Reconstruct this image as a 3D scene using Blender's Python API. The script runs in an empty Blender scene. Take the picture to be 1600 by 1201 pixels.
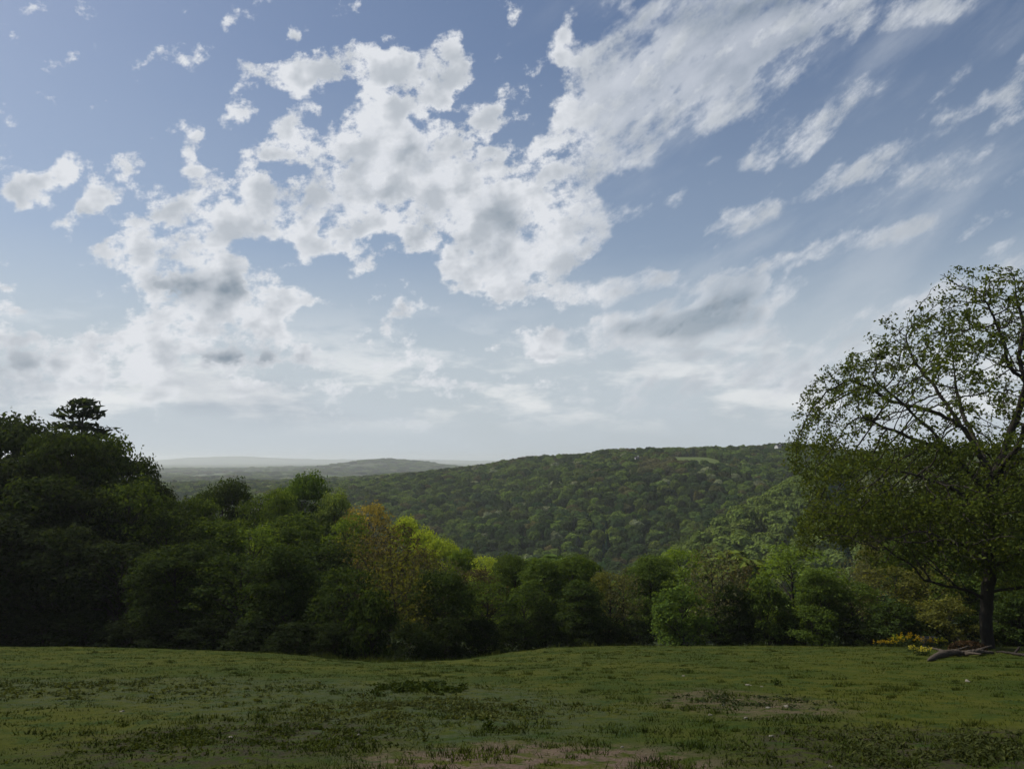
import bpy, bmesh, math, random
import numpy as np
from mathutils import Vector, Matrix, kdtree

sc = bpy.context.scene
COL = sc.collection
rad = math.radians

# ------------------------------------------------------------------ camera
FPX = 1256.0            # focal length in pixels of the 1600 px wide photograph
HORIZON = 718.0
EYE = 1.7
PITCH = math.atan((HORIZON - 600.5) / FPX)
cam_data = bpy.data.cameras.new('camera')
cam_data.sensor_width = 36.0
cam_data.lens = 36.0 * FPX / 1600.0
cam_data.clip_start = 0.1
cam_data.clip_end = 90000.0
cam = bpy.data.objects.new('camera', cam_data)
cam.location = (0, 0, EYE)
cam.rotation_euler = (math.pi / 2 + PITCH, 0, 0)
COL.objects.link(cam)
sc.camera = cam

def pdir(x, y):
    """direction through a pixel of the photograph"""
    cx, cy = (x - 800.0) / FPX, (600.5 - y) / FPX
    c, s = math.cos(PITCH), math.sin(PITCH)
    return Vector((cx, c - cy * s, s + cy * c))

def azel(x, y):
    d = pdir(x, y).normalized()
    return math.atan2(d.x, d.y), math.asin(d.z)

# ------------------------------------------------------------------ view
sc.view_settings.view_transform = 'Standard'
sc.view_settings.look = 'None'
sc.view_settings.exposure = 0.0
sc.view_settings.gamma = 1.0
sc.cycles.max_bounces = 6
sc.cycles.diffuse_bounces = 2
sc.cycles.glossy_bounces = 1
sc.cycles.transmission_bounces = 3
sc.cycles.transparent_max_bounces = 6
sc.cycles.volume_bounces = 1
sc.cycles.use_denoising = True

# ------------------------------------------------------------------ sun
SUN_EL, SUN_AZ = rad(50), rad(-66)        # azimuth from +Y, positive to the right
sun_data = bpy.data.lights.new('sun', 'SUN')
sun_data.energy = 4.2
sun_data.angle = rad(0.55)
sun_data.color = (1.0, 0.95, 0.86)
sun = bpy.data.objects.new('sun', sun_data)
sd = Vector((math.sin(SUN_AZ) * math.cos(SUN_EL), math.cos(SUN_AZ) * math.cos(SUN_EL), math.sin(SUN_EL)))
sun.rotation_euler = sd.to_track_quat('Z', 'Y').to_euler()
sun.location = (-40, 40, 60)
COL.objects.link(sun)

# ------------------------------------------------------------------ node helper
class N:
    def __init__(s, tree):
        s.t = tree; s.n = tree.nodes; s.l = tree.links
    def put(s, sock, v):
        if v is None: return
        if isinstance(v, bpy.types.NodeSocket): s.l.new(v, sock)
        else: sock.default_value = v
    def m(s, op, a, b=None, c=None, clamp=False):
        n = s.n.new('ShaderNodeMath'); n.operation = op; n.use_clamp = clamp
        s.put(n.inputs[0], a); s.put(n.inputs[1], b); s.put(n.inputs[2], c)
        return n.outputs[0]
    def vm(s, op, a, b=None, scale=None):
        n = s.n.new('ShaderNodeVectorMath'); n.operation = op
        s.put(n.inputs[0], a); s.put(n.inputs[1], b)
        if scale is not None: s.put(n.inputs['Scale'], scale)
        return n.outputs['Value'] if op in ('DOT_PRODUCT', 'LENGTH', 'DISTANCE') else n.outputs['Vector']
    def xyz(s, x, y, z=0.0):
        n = s.n.new('ShaderNodeCombineXYZ')
        s.put(n.inputs[0], x); s.put(n.inputs[1], y); s.put(n.inputs[2], z)
        return n.outputs[0]
    def sep(s, v):
        n = s.n.new('ShaderNodeSeparateXYZ'); s.put(n.inputs[0], v)
        return n.outputs
    def noise(s, vec, scale, detail=4.0, rough=0.5, lac=2.0, dist=0.0, color=False, dim='3D'):
        n = s.n.new('ShaderNodeTexNoise'); n.noise_dimensions = dim
        s.put(n.inputs['Vector'], vec); s.put(n.inputs['Scale'], scale)
        n.inputs['Detail'].default_value = detail; n.inputs['Roughness'].default_value = rough
        n.inputs['Lacunarity'].default_value = lac; n.inputs['Distortion'].default_value = dist
        return n.outputs['Color'] if color else n.outputs[0]
    def smooth(s, v, lo, hi, a=0.0, b=1.0):
        n = s.n.new('ShaderNodeMapRange'); n.interpolation_type = 'SMOOTHSTEP'
        s.put(n.inputs['Value'], v); s.put(n.inputs['From Min'], lo); s.put(n.inputs['From Max'], hi)
        s.put(n.inputs['To Min'], a); s.put(n.inputs['To Max'], b)
        return n.outputs[0]
    def mapr(s, v, lo, hi, a=0.0, b=1.0):
        n = s.n.new('ShaderNodeMapRange'); n.interpolation_type = 'LINEAR'
        s.put(n.inputs['Value'], v); s.put(n.inputs['From Min'], lo); s.put(n.inputs['From Max'], hi)
        s.put(n.inputs['To Min'], a); s.put(n.inputs['To Max'], b)
        return n.outputs[0]
    def mix(s, f, a, b, mode='MIX'):
        n = s.n.new('ShaderNodeMix'); n.data_type = 'RGBA'; n.blend_type = mode
        s.put(n.inputs[0], f)
        for sock, v in ((n.inputs[6], a), (n.inputs[7], b)):
            if isinstance(v, (tuple, list)) and len(v) == 3: v = (*v, 1.0)
            s.put(sock, v)
        return n.outputs[2]
    def ramp(s, f, stops):
        n = s.n.new('ShaderNodeValToRGB'); s.put(n.inputs[0], f)
        el = n.color_ramp.elements
        while len(el) < len(stops): el.new(0.5)
        for e, (p, c) in zip(el, stops):
            e.position = p; e.color = (*c, 1.0)
        return n.outputs[0]

# ------------------------------------------------------------------ world: sky with clouds, laid out by compass direction
def srgb(r, g, b):
    f = lambda v: ((v / 255 + 0.055) / 1.055) ** 2.4 if v > 10 else v / 255 / 12.92
    return (f(r), f(g), f(b))

world = bpy.data.worlds.new("World")
sc.world = world
world.use_nodes = True
wt = world.node_tree
wt.nodes.clear()
W = N(wt)
out = wt.nodes.new('ShaderNodeOutputWorld')
bg = wt.nodes.new('ShaderNodeBackground')
wt.links.new(bg.outputs[0], out.inputs[0])
sky = wt.nodes.new('ShaderNodeTexSky')
sky.sky_type = 'NISHITA'
sky.sun_disc = False
sky.sun_elevation = SUN_EL
sky.sun_rotation = SUN_AZ
sky.air_density = 1.0
sky.dust_density = 1.5
sky.ozone_density = 1.5
sky.altitude = 150
tc = wt.nodes.new('ShaderNodeTexCoord')
D = W.vm('NORMALIZE', tc.outputs['Generated'])
dx, dy, dz = W.sep(D)[:3]
az = W.m('ARCTAN2', dx, dy)
el = W.m('ARCSINE', dz)
# clouds lie on a sheet overhead: coordinates on it foreshorten towards the horizon
zz = W.m('ADD', W.m('MAXIMUM', dz, 0.0), 0.30)
P = W.xyz(W.m('DIVIDE', dx, zz), W.m('DIVIDE', dy, zz), 0.0)
A = W.xyz(az, el, 0.0)
# streaky coordinates: stretched along a rising diagonal
def mapping(vec, loc=(0, 0, 0), rot=0.0, scale=(1, 1, 1), kind='TEXTURE'):
    n = wt.nodes.new('ShaderNodeMapping'); n.vector_type = kind
    W.put(n.inputs['Vector'], vec)
    n.inputs['Location'].default_value = loc
    n.inputs['Rotation'].default_value = (0, 0, rot)
    n.inputs['Scale'].default_value = scale
    return n.outputs[0]
S = mapping(A, rot=rad(33), scale=(1.5, 0.75, 1))
Q = mapping(A, rot=rad(12), scale=(1.15, 0.9, 1))
side = W.smooth(az, 0.02, 0.22)                       # 0 heaped clouds on the left, 1 combed clouds on the right
nmix = wt.nodes.new('ShaderNodeMix'); nmix.data_type = 'VECTOR'
W.put(nmix.inputs[0], side); W.put(nmix.inputs[4], Q); W.put(nmix.inputs[5], S)
# (blend of the fractals rather than of the coordinates)
def fbm(vec_a, vec_b, scale, detail, rough, off=(0, 0, 0)):
    a = W.noise(W.vm('ADD', vec_a, off), scale, detail, rough)
    b = W.noise(W.vm('ADD', vec_b, off), scale, detail, rough)
    n = wt.nodes.new('ShaderNodeMix'); n.data_type = 'FLOAT'
    W.put(n.inputs[0], side); W.put(n.inputs[2], a); W.put(n.inputs[3], b)
    return n.outputs[0]
wt.nodes.remove(nmix)

warp1 = W.vm('SUBTRACT', W.noise(A, 9.0, 5.0, 0.62, color=True), (0.5, 0.5, 0.5))
AW = W.vm('ADD', A, W.vm('MULTIPLY', warp1, (0.07, 0.055, 0.0)))

# (x, y, rx, ry, tilt, weight) in the photograph's pixels, turned into azimuth / elevation
CL = [
 (20,285,32,22,0,.9),(75,290,45,22,35,1),(105,255,20,16,30,.7),(83,340,18,10,10,.6),
 (165,290,58,24,45,1),(150,318,25,18,0,.8),(195,255,25,16,40,.7),(240,292,30,9,10,.5),(303,232,28,13,55,.8),(300,268,24,13,10,.7),
 (235,372,78,32,20,1),(300,335,60,40,30,1.1),(345,352,36,28,0,.8),(208,385,45,13,5,.7),
 (315,432,92,42,0,2.1),(310,478,66,20,0,1.3),(440,472,52,30,15,1.1),(400,500,50,24,0,.9),(478,468,22,18,0,.7),
 (320,520,110,22,-5,1),(350,550,88,24,0,1.6),(455,560,58,20,-15,.8),(240,525,50,12,0,.6),
 (60,545,110,28,0,1.1),(50,585,120,40,0,.8),(180,562,90,22,-10,.9),
 (20,445,20,8,0,.5),(45,485,50,11,-10,.6),
 (405,98,28,14,-10,.55),(457,60,9,20,0,.7),(465,88,30,9,0,.6),(430,118,48,22,-15,.8),(485,112,55,22,10,.8),
 (570,88,72,26,5,1.05),(622,104,34,18,-20,.8),(570,155,55,22,45,.9),(605,165,62,42,60,1.15),(600,235,46,46,0,1.1),
 (385,178,26,34,0,.45),(450,150,12,14,0,.5),(462,212,44,32,20,1),(428,240,26,18,0,.6),
 (692,108,36,40,0,1.15),(712,140,30,28,0,1),(640,215,50,58,0,1.1),(520,288,105,42,25,1.15),(430,300,44,28,0,.9),
 (480,338,85,38,0,.9),(560,330,58,48,0,1),(540,385,55,24,0,.7),(565,413,22,8,0,.5),(388,330,34,34,0,.6),(380,258,28,16,20,.55),
 (665,285,100,66,-20,1.2),(760,270,100,56,-25,1.2),(720,350,108,56,-20,1.1),(820,345,105,58,10,1.15),(800,420,82,46,0,1),
 (760,440,56,28,0,.9),(850,405,78,26,20,.9),(905,360,46,32,20,.9),(930,330,18,30,0,.5),(780,178,42,20,35,.8),(815,108,16,16,0,.5),
 (882,45,18,24,0,.8),(875,85,14,20,0,.5),(925,120,50,52,35,.95),(895,190,55,34,35,.95),(990,100,105,56,35,1.05),(965,190,105,46,32,1.05),
 (1090,55,125,60,30,1.2),(1200,40,145,50,20,1.15),(1330,20,150,36,10,1),(1450,22,80,20,5,.75),(1100,140,130,42,25,1),
 (1185,100,110,42,32,1),(950,252,68,22,32,.95),(1020,225,50,26,25,.7),
 (1195,215,56,34,42,.6),(1290,190,90,25,42,.85),(1180,245,30,20,20,.7),(1375,165,50,16,25,.5),(1085,258,28,10,30,.6),
 (1155,352,66,24,15,.75),(1135,335,30,16,40,.5),(1270,302,88,24,28,.5),(1340,260,70,22,20,.45),
 (1350,378,88,17,20,.85),(1432,334,34,13,28,.85),(1280,395,60,9,30,.45),(1430,265,86,34,15,.8),(1500,285,60,22,5,.5),
 (1530,172,78,18,25,.9),(1590,110,30,12,35,.5),(1592,185,52,13,30,.8),(985,320,24,14,0,.5),(990,376,28,10,0,.4),
 (955,450,88,18,10,1),(1010,432,50,13,5,.85),(632,485,38,15,45,.9),(620,540,70,28,0,.5),(600,570,80,13,0,.5),
 (860,530,90,22,5,.8),(1000,510,110,32,10,1.05),(1120,482,96,42,20,1.9),(1150,448,48,18,10,1.3),(1080,522,120,28,0,1.3),(900,552,90,18,0,.6),
 (1350,525,200,26,25,.62),(1510,448,150,34,20,.66),(1200,582,200,32,12,.6),(1050,592,150,25,10,.5),
 (120,602,160,20,0,.55),(380,602,110,10,0,.6),(232,625,42,12,0,.8),(700,604,180,14,0,.5),(1010,640,200,10,0,.45),(480,645,60,7,0,.5),(620,655,90,8,0,.5),(860,655,60,8,0,.5),(1300,600,150,20,12,.5),
 (1080,300,30,10,30,.45),(1230,420,70,12,30,.5),(1560,330,60,14,25,.5),(1500,120,60,12,30,.4),(1220,280,40,12,30,.5),
 # beyond the frame
 (-150,250,120,50,20,1),(-260,420,140,60,10,1.1),(-180,560,150,40,0,1),(1750,300,160,50,25,1),(1800,80,180,60,20,1.1),(1780,500,200,40,15,.8),
 (1150,-130,260,80,25,1.1),(600,-180,120,60,20,.8),(300,-300,150,60,10,.8),(1600,-180,220,70,20,1),
]
GREY = [(318,448,78,30,0,1.0),(350,556,62,20,0,.85),(1060,508,100,18,5,1.3),(1130,480,60,20,20,1.0),(45,570,75,24,0,.4),(1150,12,150,34,15,.8),
 (700,375,80,30,-20,.4),(770,330,90,30,-30,.45),(640,235,40,24,30,.45),(610,300,50,26,20,.3),(1250,60,100,20,25,.45),(1430,285,80,20,10,.5),
 (450,562,50,14,0,.4),(905,350,40,14,0,.3),(975,462,60,10,5,.4),(1000,170,80,14,30,.25)]
def blobs(vec, table, grow):
    acc = 0.0
    for (x, y, rx, ry, t, w) in table:
        a0, e0 = azel(x, y)
        c, s_ = math.cos(rad(t)), math.sin(rad(t))
        a1, e1 = azel(x + rx * c, y - rx * s_)
        a2, e2 = azel(x - ry * s_, y - ry * c)
        ra = math.hypot(a1 - a0, e1 - e0) * grow
        rb = math.hypot(a2 - a0, e2 - e0) * grow
        v = mapping(vec, (a0, e0, 0), math.atan2(e1 - e0, a1 - a0), (ra, rb, 1.0))
        g = wt.nodes.new('ShaderNodeTexGradient'); g.gradient_type = 'SPHERICAL'
        wt.links.new(v, g.inputs[0])
        acc = W.m('MULTIPLY_ADD', g.outputs['Fac'], w, acc)
    return acc
f1 = fbm(Q, S, 25.0, 6.0, 0.62)
M = blobs(AW, CL, 1.64)
G = blobs(W.vm('ADD', A, W.vm('MULTIPLY', warp1, (0.035, 0.022, 0.0))), GREY, 1.55)
# outside the part of the sky the photograph shows, broken cloud of the same sort
gen = W.smooth(W.noise(P, 1.6, 3.0, 0.5), 0.50, 0.66)
outside = W.m('MAXIMUM', W.smooth(W.m('ABSOLUTE', az), 0.70, 0.95), W.smooth(el, 0.58, 0.78))
M = W.m('ADD', M, W.m('MULTIPLY', gen, outside))
body = W.m('MULTIPLY', W.smooth(W.m('ADD', M, W.m('MULTIPLY', W.m('SUBTRACT', f1, 0.5), 3.4)), 1.02, 1.60), W.mapr(side, 0, 1, 0.95, 0.66))
M = W.m('MINIMUM', M, W.mapr(side, 0, 1, 0.78, 0.72))

f2 = fbm(Q, S, 25.0, 3.0, 0.55, off=(0.016, -0.022, 0))      # a step away from the sun
f3 = fbm(Q, S, 25.0, 3.0, 0.55)
dens = W.m('ADD', M, W.m('MULTIPLY', W.m('SUBTRACT', f1, 0.5), W.mapr(side, 0, 1, 3.7, 2.9)))
edge_hi = W.mapr(side, 0, 1, 0.80, 1.20)
cover = W.smooth(dens, 0.28, edge_hi)
g2 = fbm(Q, S, 9.0, 2.0, 0.5, off=(0.030, -0.045, 0)); g1 = fbm(Q, S, 9.0, 2.0, 0.5)
relief = W.m('ADD', W.m('SUBTRACT', f2, f3), W.m('MULTIPLY', W.m('SUBTRACT', g2, g1), 0.7))
thick = W.smooth(dens, 0.6, 1.9)
shade = W.smooth(relief, -0.30, 0.26, 0.60, 1.08)
lum = W.m('ADD', 0.90, W.m('MULTIPLY', W.m('SUBTRACT', shade, 0.90), W.m('MULTIPLY', W.smooth(M, 0.15, 0.7), W.mapr(side, 0, 1, 1.0, 0.8))))
lum = W.m('ADD', lum, W.m('MULTIPLY', W.m('SUBTRACT', f1, 0.5), 0.75))
lum = W.m('SUBTRACT', lum, W.m('MULTIPLY', thick, 0.14))
lum = W.m('MAXIMUM', lum, 0.50)
lum = W.m('SUBTRACT', lum, W.m('MULTIPLY', W.smooth(W.m('MULTIPLY', G, W.smooth(W.m('ADD', M, body), 0.5, 1.0)), 0.0, 0.95), 0.46))
lum = W.m('SUBTRACT', lum, W.m('MULTIPLY', W.m('MAXIMUM', W.m('SUBTRACT', body, cover), 0.0), 0.02))
lum = W.m('MULTIPLY', lum, W.mapr(side, 0, 1, 1.0, 0.88))
lum = W.m('MINIMUM', W.m('MAXIMUM', lum, 0.30), 1.0)
ccol = W.mix(W.mapr(lum, 0.3, 0.95), srgb(130, 144, 158), srgb(226, 229, 234))
# clear sky
base = W.vm('MULTIPLY', W.vm('SCALE', sky.outputs[0], scale=0.085), (0.92, 0.95, 1.0))
veil = W.ramp(W.m('MULTIPLY', el, 1.0 / 0.6), [(0.0, (1, 1, 1)), (0.10, (.96, .96, .96)), (0.20, (.86, .86, .86)), (0.29, (.62, .62, .62)), (0.42, (.24, .24, .24)), (0.8, (0.03, 0.03, 0.03)), (1, (0, 0, 0))])
low = W.noise(mapping(A, scale=(2.6, 0.8, 1)), 17.0, 7.0, 0.58)
low2 = W.noise(mapping(A, scale=(3.2, 1.0, 1)), 9.0, 5.0, 0.55)
lowb = W.m('MULTIPLY', W.smooth(el, 0.025, 0.07), W.smooth(el, 0.21, 0.10))
veilc = W.mix(W.m('MULTIPLY', W.smooth(low, 0.46, 0.60), lowb), srgb(192, 202, 210), srgb(230, 233, 235))
veilc = W.mix(W.m('MULTIPLY', W.m('MULTIPLY', W.smooth(low2, 0.52, 0.66), lowb), .5), veilc, srgb(160, 171, 185))
vf = W.m('MULTIPLY', veil, W.mapr(W.noise(mapping(A, scale=(2.2, 0.9, 1)), 6.0, 5.0, 0.55), 0.3, 0.6, 0.85, 1.10), clamp=True)
cirrus = W.m('MULTIPLY', W.smooth(W.noise(mapping(A, rot=rad(30), scale=(2.4, 0.7, 1)), 7.0, 6.0, 0.6), 0.46, 0.72), W.m('MULTIPLY', W.smooth(az, -0.05, 0.25), 0.34))
base = W.mix(cirrus, base, srgb(205, 211, 219))
skyc = W.mix(vf, base, veilc)
cf = W.m('MULTIPLY', W.m('MAXIMUM', cover, body), W.smooth(el, 0.02, 0.11, 0.25, 1.0))
cf = W.m('MULTIPLY', cf, W.mapr(side, 0, 1, 0.97, 0.88))
final = W.mix(cf, skyc, ccol)
wt.links.new(final, bg.inputs[0])
bg.inputs[1].default_value = 1.0
world.cycles.sampling_method = 'MANUAL'
world.cycles.sample_map_resolution = 512
# ================================================================== helpers for meshes
rng = np.random.default_rng(7)

def tagged(o, label=None, cat=None, group=None, kind=None):
    if label: o['label'] = label
    if cat: o['category'] = cat
    if group: o['group'] = group
    if kind: o['kind'] = kind
    return o

def mesh_np(name, V, F, mat, smooth=True, attrs=None):
    """V (n,3); F (m,3) or (m,4) int"""
    V = np.asarray(V, dtype=np.float32); F = np.asarray(F, dtype=np.int32)
    me = bpy.data.meshes.new(name)
    k = F.shape[1]
    me.vertices.add(len(V)); me.vertices.foreach_set('co', V.ravel())
    me.loops.add(F.size); me.loops.foreach_set('vertex_index', F.ravel())
    me.polygons.add(len(F))
    me.polygons.foreach_set('loop_start', np.arange(0, F.size, k, dtype=np.int32))
    me.polygons.foreach_set('loop_total', np.full(len(F), k, dtype=np.int32))
    me.update(calc_edges=True)
    me.polygons.foreach_set('use_smooth', np.full(len(F), smooth, dtype=bool))
    for an, (dom, arr) in (attrs or {}).items():
        a = me.attributes.new(an, 'FLOAT', dom)
        a.data.foreach_set('value', np.asarray(arr, dtype=np.float32))
    if mat: me.materials.append(mat)
    return me

def link(name, me, parent=None):
    o = bpy.data.objects.new(name, me); COL.objects.link(o)
    if parent: o.parent = parent
    return o

def vnoise(x, y, seed=0):
    """smooth value noise in 0..1"""
    xi = np.floor(x).astype(np.int64); yi = np.floor(y).astype(np.int64)
    xf = x - xi; yf = y - yi
    u = xf * xf * (3 - 2 * xf); v = yf * yf * (3 - 2 * yf)
    def h(a, b):
        n = (a * 374761393 + b * 668265263 + seed * 1442695041) & 0xffffffff
        n = ((n ^ (n >> 13)) * 1274126177) & 0xffffffff
        return ((n ^ (n >> 16)) & 0xffff) / 65535.0
    return (h(xi, yi) * (1 - u) + h(xi + 1, yi) * u) * (1 - v) + (h(xi, yi + 1) * (1 - u) + h(xi + 1, yi + 1) * u) * v

def fnoise(x, y, seed=0, octv=4):
    s = 0.0; a = 0.5; t = 0.0
    for i in range(octv):
        s = s + a * vnoise(x * 2 ** i, y * 2 ** i, seed + i * 17); t += a; a *= 0.5
    return s / t

# ================================================================== the lie of the land
_cp = np.array([-400, 0, 200, 400, 550, 640, 720, 800, 860, 1000, 1200, 1400, 1600, 2000.])
_cy = np.array([76, 74, 70, 61, 53.5, 52, 55, 64, 73, 78, 74, 73, 72, 72.])
_ca = np.arctan((_cp - 800) / FPX)
def crest(phi):
    return np.interp(phi, _ca, _cy)
_D = np.array([70, 90, 120, 180, 300, 380, 450, 600, 750, 900, 1000, 1200, 1600, 2500, 4000, 7000, 18000.])
_A = np.array([-.9, -.45, -.3, -.15, -.05, .02, .1, .3, .6, 1.3])
_Z = np.array([
 [-15, -17, -18, -26, -45, -52, -55, -55, -52, -50, -50, -50, -55, -60, -60, -60, -60],
 [-17, -19, -22, -32, -55, -62, -62, -58, -55, -52, -50, -50, -55, -62, -64, -66, -70],
 [-17, -19, -22, -32, -58, -66, -66, -60, -52, -46, -44, -46, -52, -62, -64, -66, -70],
 [-17, -20, -24, -38, -68, -78, -74, -56, -42, -34, -32, -34, -46, -62, -64, -66, -70],
 [-17, -20, -25, -40, -74, -84, -77, -55, -37, -26, -24, -28, -40, -62, -64, -66, -70],
 [-17, -20, -26, -42, -75, -85, -75, -49, -27, -15, -13, -17, -34, -60, -64, -66, -70],
 [-17, -20, -26, -42, -75, -85, -75, -45, -20, -6, -4, -8, -24, -55, -64, -66, -70],
 [-17, -20, -25, -42, -74, -82, -70, -42, -18, -3, 0, -2, -14, -40, -60, -66, -70],
 [-17, -19, -22, -35, -60, -65, -55, -33, -13, -1, 4, 4, -4, -30, -55, -60, -60],
 [-15, -17, -20, -28, -40, -45, -40, -25, -8, 4, 8, 10, 0, -20, -40, -50, -60]], float)
_Lg = np.log(_D)

def height(x, y, micro=True):
    x = np.asarray(x, float); y = np.asarray(y, float)
    r = np.hypot(x, y) + 1e-6
    phi = np.arctan2(x, y)
    # --- the meadow: a slope falling away from the camera
    near = -0.2 * np.clip(y, -40, 110)
    near = near - 0.40 * np.exp(-((phi + .13) / .13) ** 2) * np.clip((y - 22) / 30, 0, 1) ** 1.5 * (y < 200)
    near = near + 0.10 * (fnoise(x / 7, y / 7, 3) - 0.5) * 2 + 0.05 * (fnoise(x / 1.3, y / 1.3, 5, 3) - 0.5) * 2
    if micro:
        near = near + 0.05 * (fnoise(x / .45, y / .45, 8, 2) - 0.5)
    # --- everything beyond its brow
    yy = np.maximum(y, 1.0)
    a = np.clip(np.where(y > 1, x / yy, np.sign(x) * 1.3), _A[0], _A[-1])
    d = np.where(y > 1, yy, 1.0)
    d = np.clip(np.maximum(d, r * 0.6), _D[0], _D[-1])
    ia = np.clip(np.searchsorted(_A, a) - 1, 0, len(_A) - 2)
    ta = (a - _A[ia]) / (_A[ia + 1] - _A[ia])
    ld = np.log(d)
    idd = np.clip(np.searchsorted(_Lg, ld) - 1, 0, len(_Lg) - 2)
    td = (ld - _Lg[idd]) / (_Lg[idd + 1] - _Lg[idd])
    td = td * td * (3 - 2 * td) * 0.5 + td * 0.5
    far = ((_Z[ia, idd] * (1 - td) + _Z[ia, idd + 1] * td) * (1 - ta) +
           (_Z[ia + 1, idd] * (1 - td) + _Z[ia + 1, idd + 1] * td) * ta)
    far = far + EYE
    w = np.clip((d - 150) / 300, 0, 1)
    far = far + w * ((fnoise(x / 170, y / 170, 21) - .5) * 22 + (fnoise(x / 60, y / 60, 31, 2) - .5) * 5)
    # a nearer spur coming down from the right
    p0 = np.array([30., 300.]); p1 = np.array([215., 540.]); dv = p1 - p0; L = np.hypot(*dv)
    t = ((x - p0[0]) * dv[0] + (y - p0[1]) * dv[1]) / L ** 2
    dist = ((x - p0[0]) * dv[1] - (y - p0[1]) * dv[0]) / L      # + on the right / near side
    ridge = np.interp(t, [-.6, 0, .5, 1, 1.8, 3], [-86, -62, -33, -9, 2, 6]) + EYE
    s = ridge - np.where(dist > 0, dist * .22, -dist * .55)
    s = np.where((y > 150) & (y < 900) & (r < 900), s, -300)
    k = 6.0
    mx = np.maximum(far, s)
    far = np.where(y > 150, mx + k * np.log(np.exp((far - mx) / k) + np.exp((s - mx) / k)) - 0, far)
    far = far + 6 * np.exp(-((x - 212) / 110) ** 2 - ((y - 985) / 80) ** 2)
    # distant hills
    far = far + 56 * np.exp(-((x + 640) / 360) ** 2 - ((y - 4300) / 700) ** 2)
    far = far + 14 * np.exp(-((x + 1300) / 500) ** 2 - ((y - 5200) / 700) ** 2)
    far = far + 115 * np.exp(-((x + 5200) / 1300) ** 2 - ((y - 14500) / 1500) ** 2)
    far = far + 75 * np.exp(-((x + 2200) / 2800) ** 2 - ((y - 15500) / 1200) ** 2)
    far = far + 22 * (fnoise(x / 2500, y / 2500, 77, 3) - .35) * np.clip((r - 5000) / 5000, 0, 1)
    # join over the brow
    c = crest(phi)
    c = np.where(np.abs(phi) > 1.2, 90 + (np.abs(phi) - 1.2) * 400, c)
    back = np.clip((np.abs(phi) - 1.3) / .5, 0, 1)
    u = np.clip((r * np.cos(np.clip(phi, -1, 1)) - c) / 9.0, 0, 1)
    u = u * u * (3 - 2 * u)
    brow = near - 0.03 * np.clip(r * np.cos(np.clip(phi, -1, 1)) - (c - 9), 0, 9) ** 2 * .12
    return (brow * (1 - u) + far * u) * (1 - back) + near * back

def gz(x, y): return float(height(np.array([x]), np.array([y]), False)[0])

def ground_at(px, py):
    """where the line of sight through a pixel meets the meadow"""
    d = pdir(px, py); y = 5.0
    while y < 900:
        k = y / d.y
        if EYE + d.z * k <= gz(d.x * k, y): break
        y += 0.1
    return d.x * y / d.y, y, gz(d.x * y / d.y, y)

# ================================================================== materials of the land
def new_mat(name):
    m = bpy.data.materials.new(name); m.use_nodes = True
    m.node_tree.nodes.clear()
    h = N(m.node_tree)
    o = h.n.new('ShaderNodeOutputMaterial')
    b = h.n.new('ShaderNodeBsdfPrincipled')
    h.l.new(b.outputs[0], o.inputs[0])
    b.inputs['Roughness'].default_value = 0.9
    b.inputs['Specular IOR Level'].default_value = 0.04
    return m, h, b, o

def patch(h, pos, cx, cy, rx, ry, soft=.5, wob=.5, seed=0.0):
    """an irregular patch on the ground"""
    w = h.vm('SUBTRACT', h.noise(h.vm('ADD', pos, (seed, seed, 0)), .55, 5, .6, color=True), (.5, .5, .5))
    p = h.vm('ADD', pos, h.vm('SCALE', w, scale=max(rx, ry) * wob))
    p = h.vm('MULTIPLY', h.vm('SUBTRACT', p, (cx, cy, 0)), (1 / rx, 1 / ry, 0))
    return h.smooth(h.vm('LENGTH', p), 1.0 + soft * .5, 1.0 - soft * .5)

G_SOIL = ground_at(830, 1195); G_SOIL2 = ground_at(1165, 1098); G_MOUND = ground_at(655, 1078)
G_WEED1 = ground_at(650, 1108); G_WEED2 = ground_at(1420, 1172); G_WEED3 = ground_at(150, 1072); G_WEED4 = ground_at(370, 1160)

mat_meadow, h, b, o = new_mat('meadow_turf')
geo = h.n.new('ShaderNodeNewGeometry'); pos = h.vm('MULTIPLY', geo.outputs['Position'], (1, 1, 0))
n1 = h.noise(pos, .16, 5, .6); n2 = h.noise(h.vm('MULTIPLY', pos, (1, .8, 1)), 1.3, 6, .65); n3 = h.noise(pos, 9.0, 4, .7)
c = h.mix(h.smooth(n1, .38, .62), (.032, .046, .006), (.058, .064, .008))
c = h.mix(h.smooth(n2, .46, .66), c, (.025, .044, .008))
c = h.mix(h.m('MULTIPLY', h.smooth(n2, .50, .34), .6), c, (.056, .062, .014))
c = h.mix(h.smooth(n3, .62, .80, 0, .5), c, (.115, .115, .045))
c = h.mix(h.smooth(n3, .42, .28, 0, .6), c, (.018, .036, .010))
greyw = h.m('ADD', patch(h, pos, G_WEED3[0], G_WEED3[1], 11, 5, .8, .5, 3), patch(h, pos, G_WEED1[0], G_WEED1[1], 4.5, 5.5, .7, .6, 9), clamp=True)
greyw = h.m('MULTIPLY', greyw, h.smooth(h.noise(pos, 3.2, 4, .7), .40, .60))
c = h.mix(h.m('MULTIPLY', greyw, .75), c, (.050, .062, .034))
w2 = h.m('ADD', patch(h, pos, G_WEED2[0] + .6, G_WEED2[1] - .3, 3.2, 2.6, .6, .5, 5), patch(h, pos, G_WEED4[0], G_WEED4[1], 2.4, 2.6, .7, .8, 15), clamp=True)
c = h.mix(h.m('MULTIPLY', w2, h.smooth(h.noise(pos, 4, 4, .7), .42, .58)), c, (.038, .034, .020))
soil = patch(h, pos, G_SOIL[0] + .1, G_SOIL[1] + .1, 2.3, 1.9, .7, .8, 1)
soil2 = patch(h, pos, G_SOIL2[0], G_SOIL2[1], 1.7, 3.2, .9, 1.1, 7)
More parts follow.
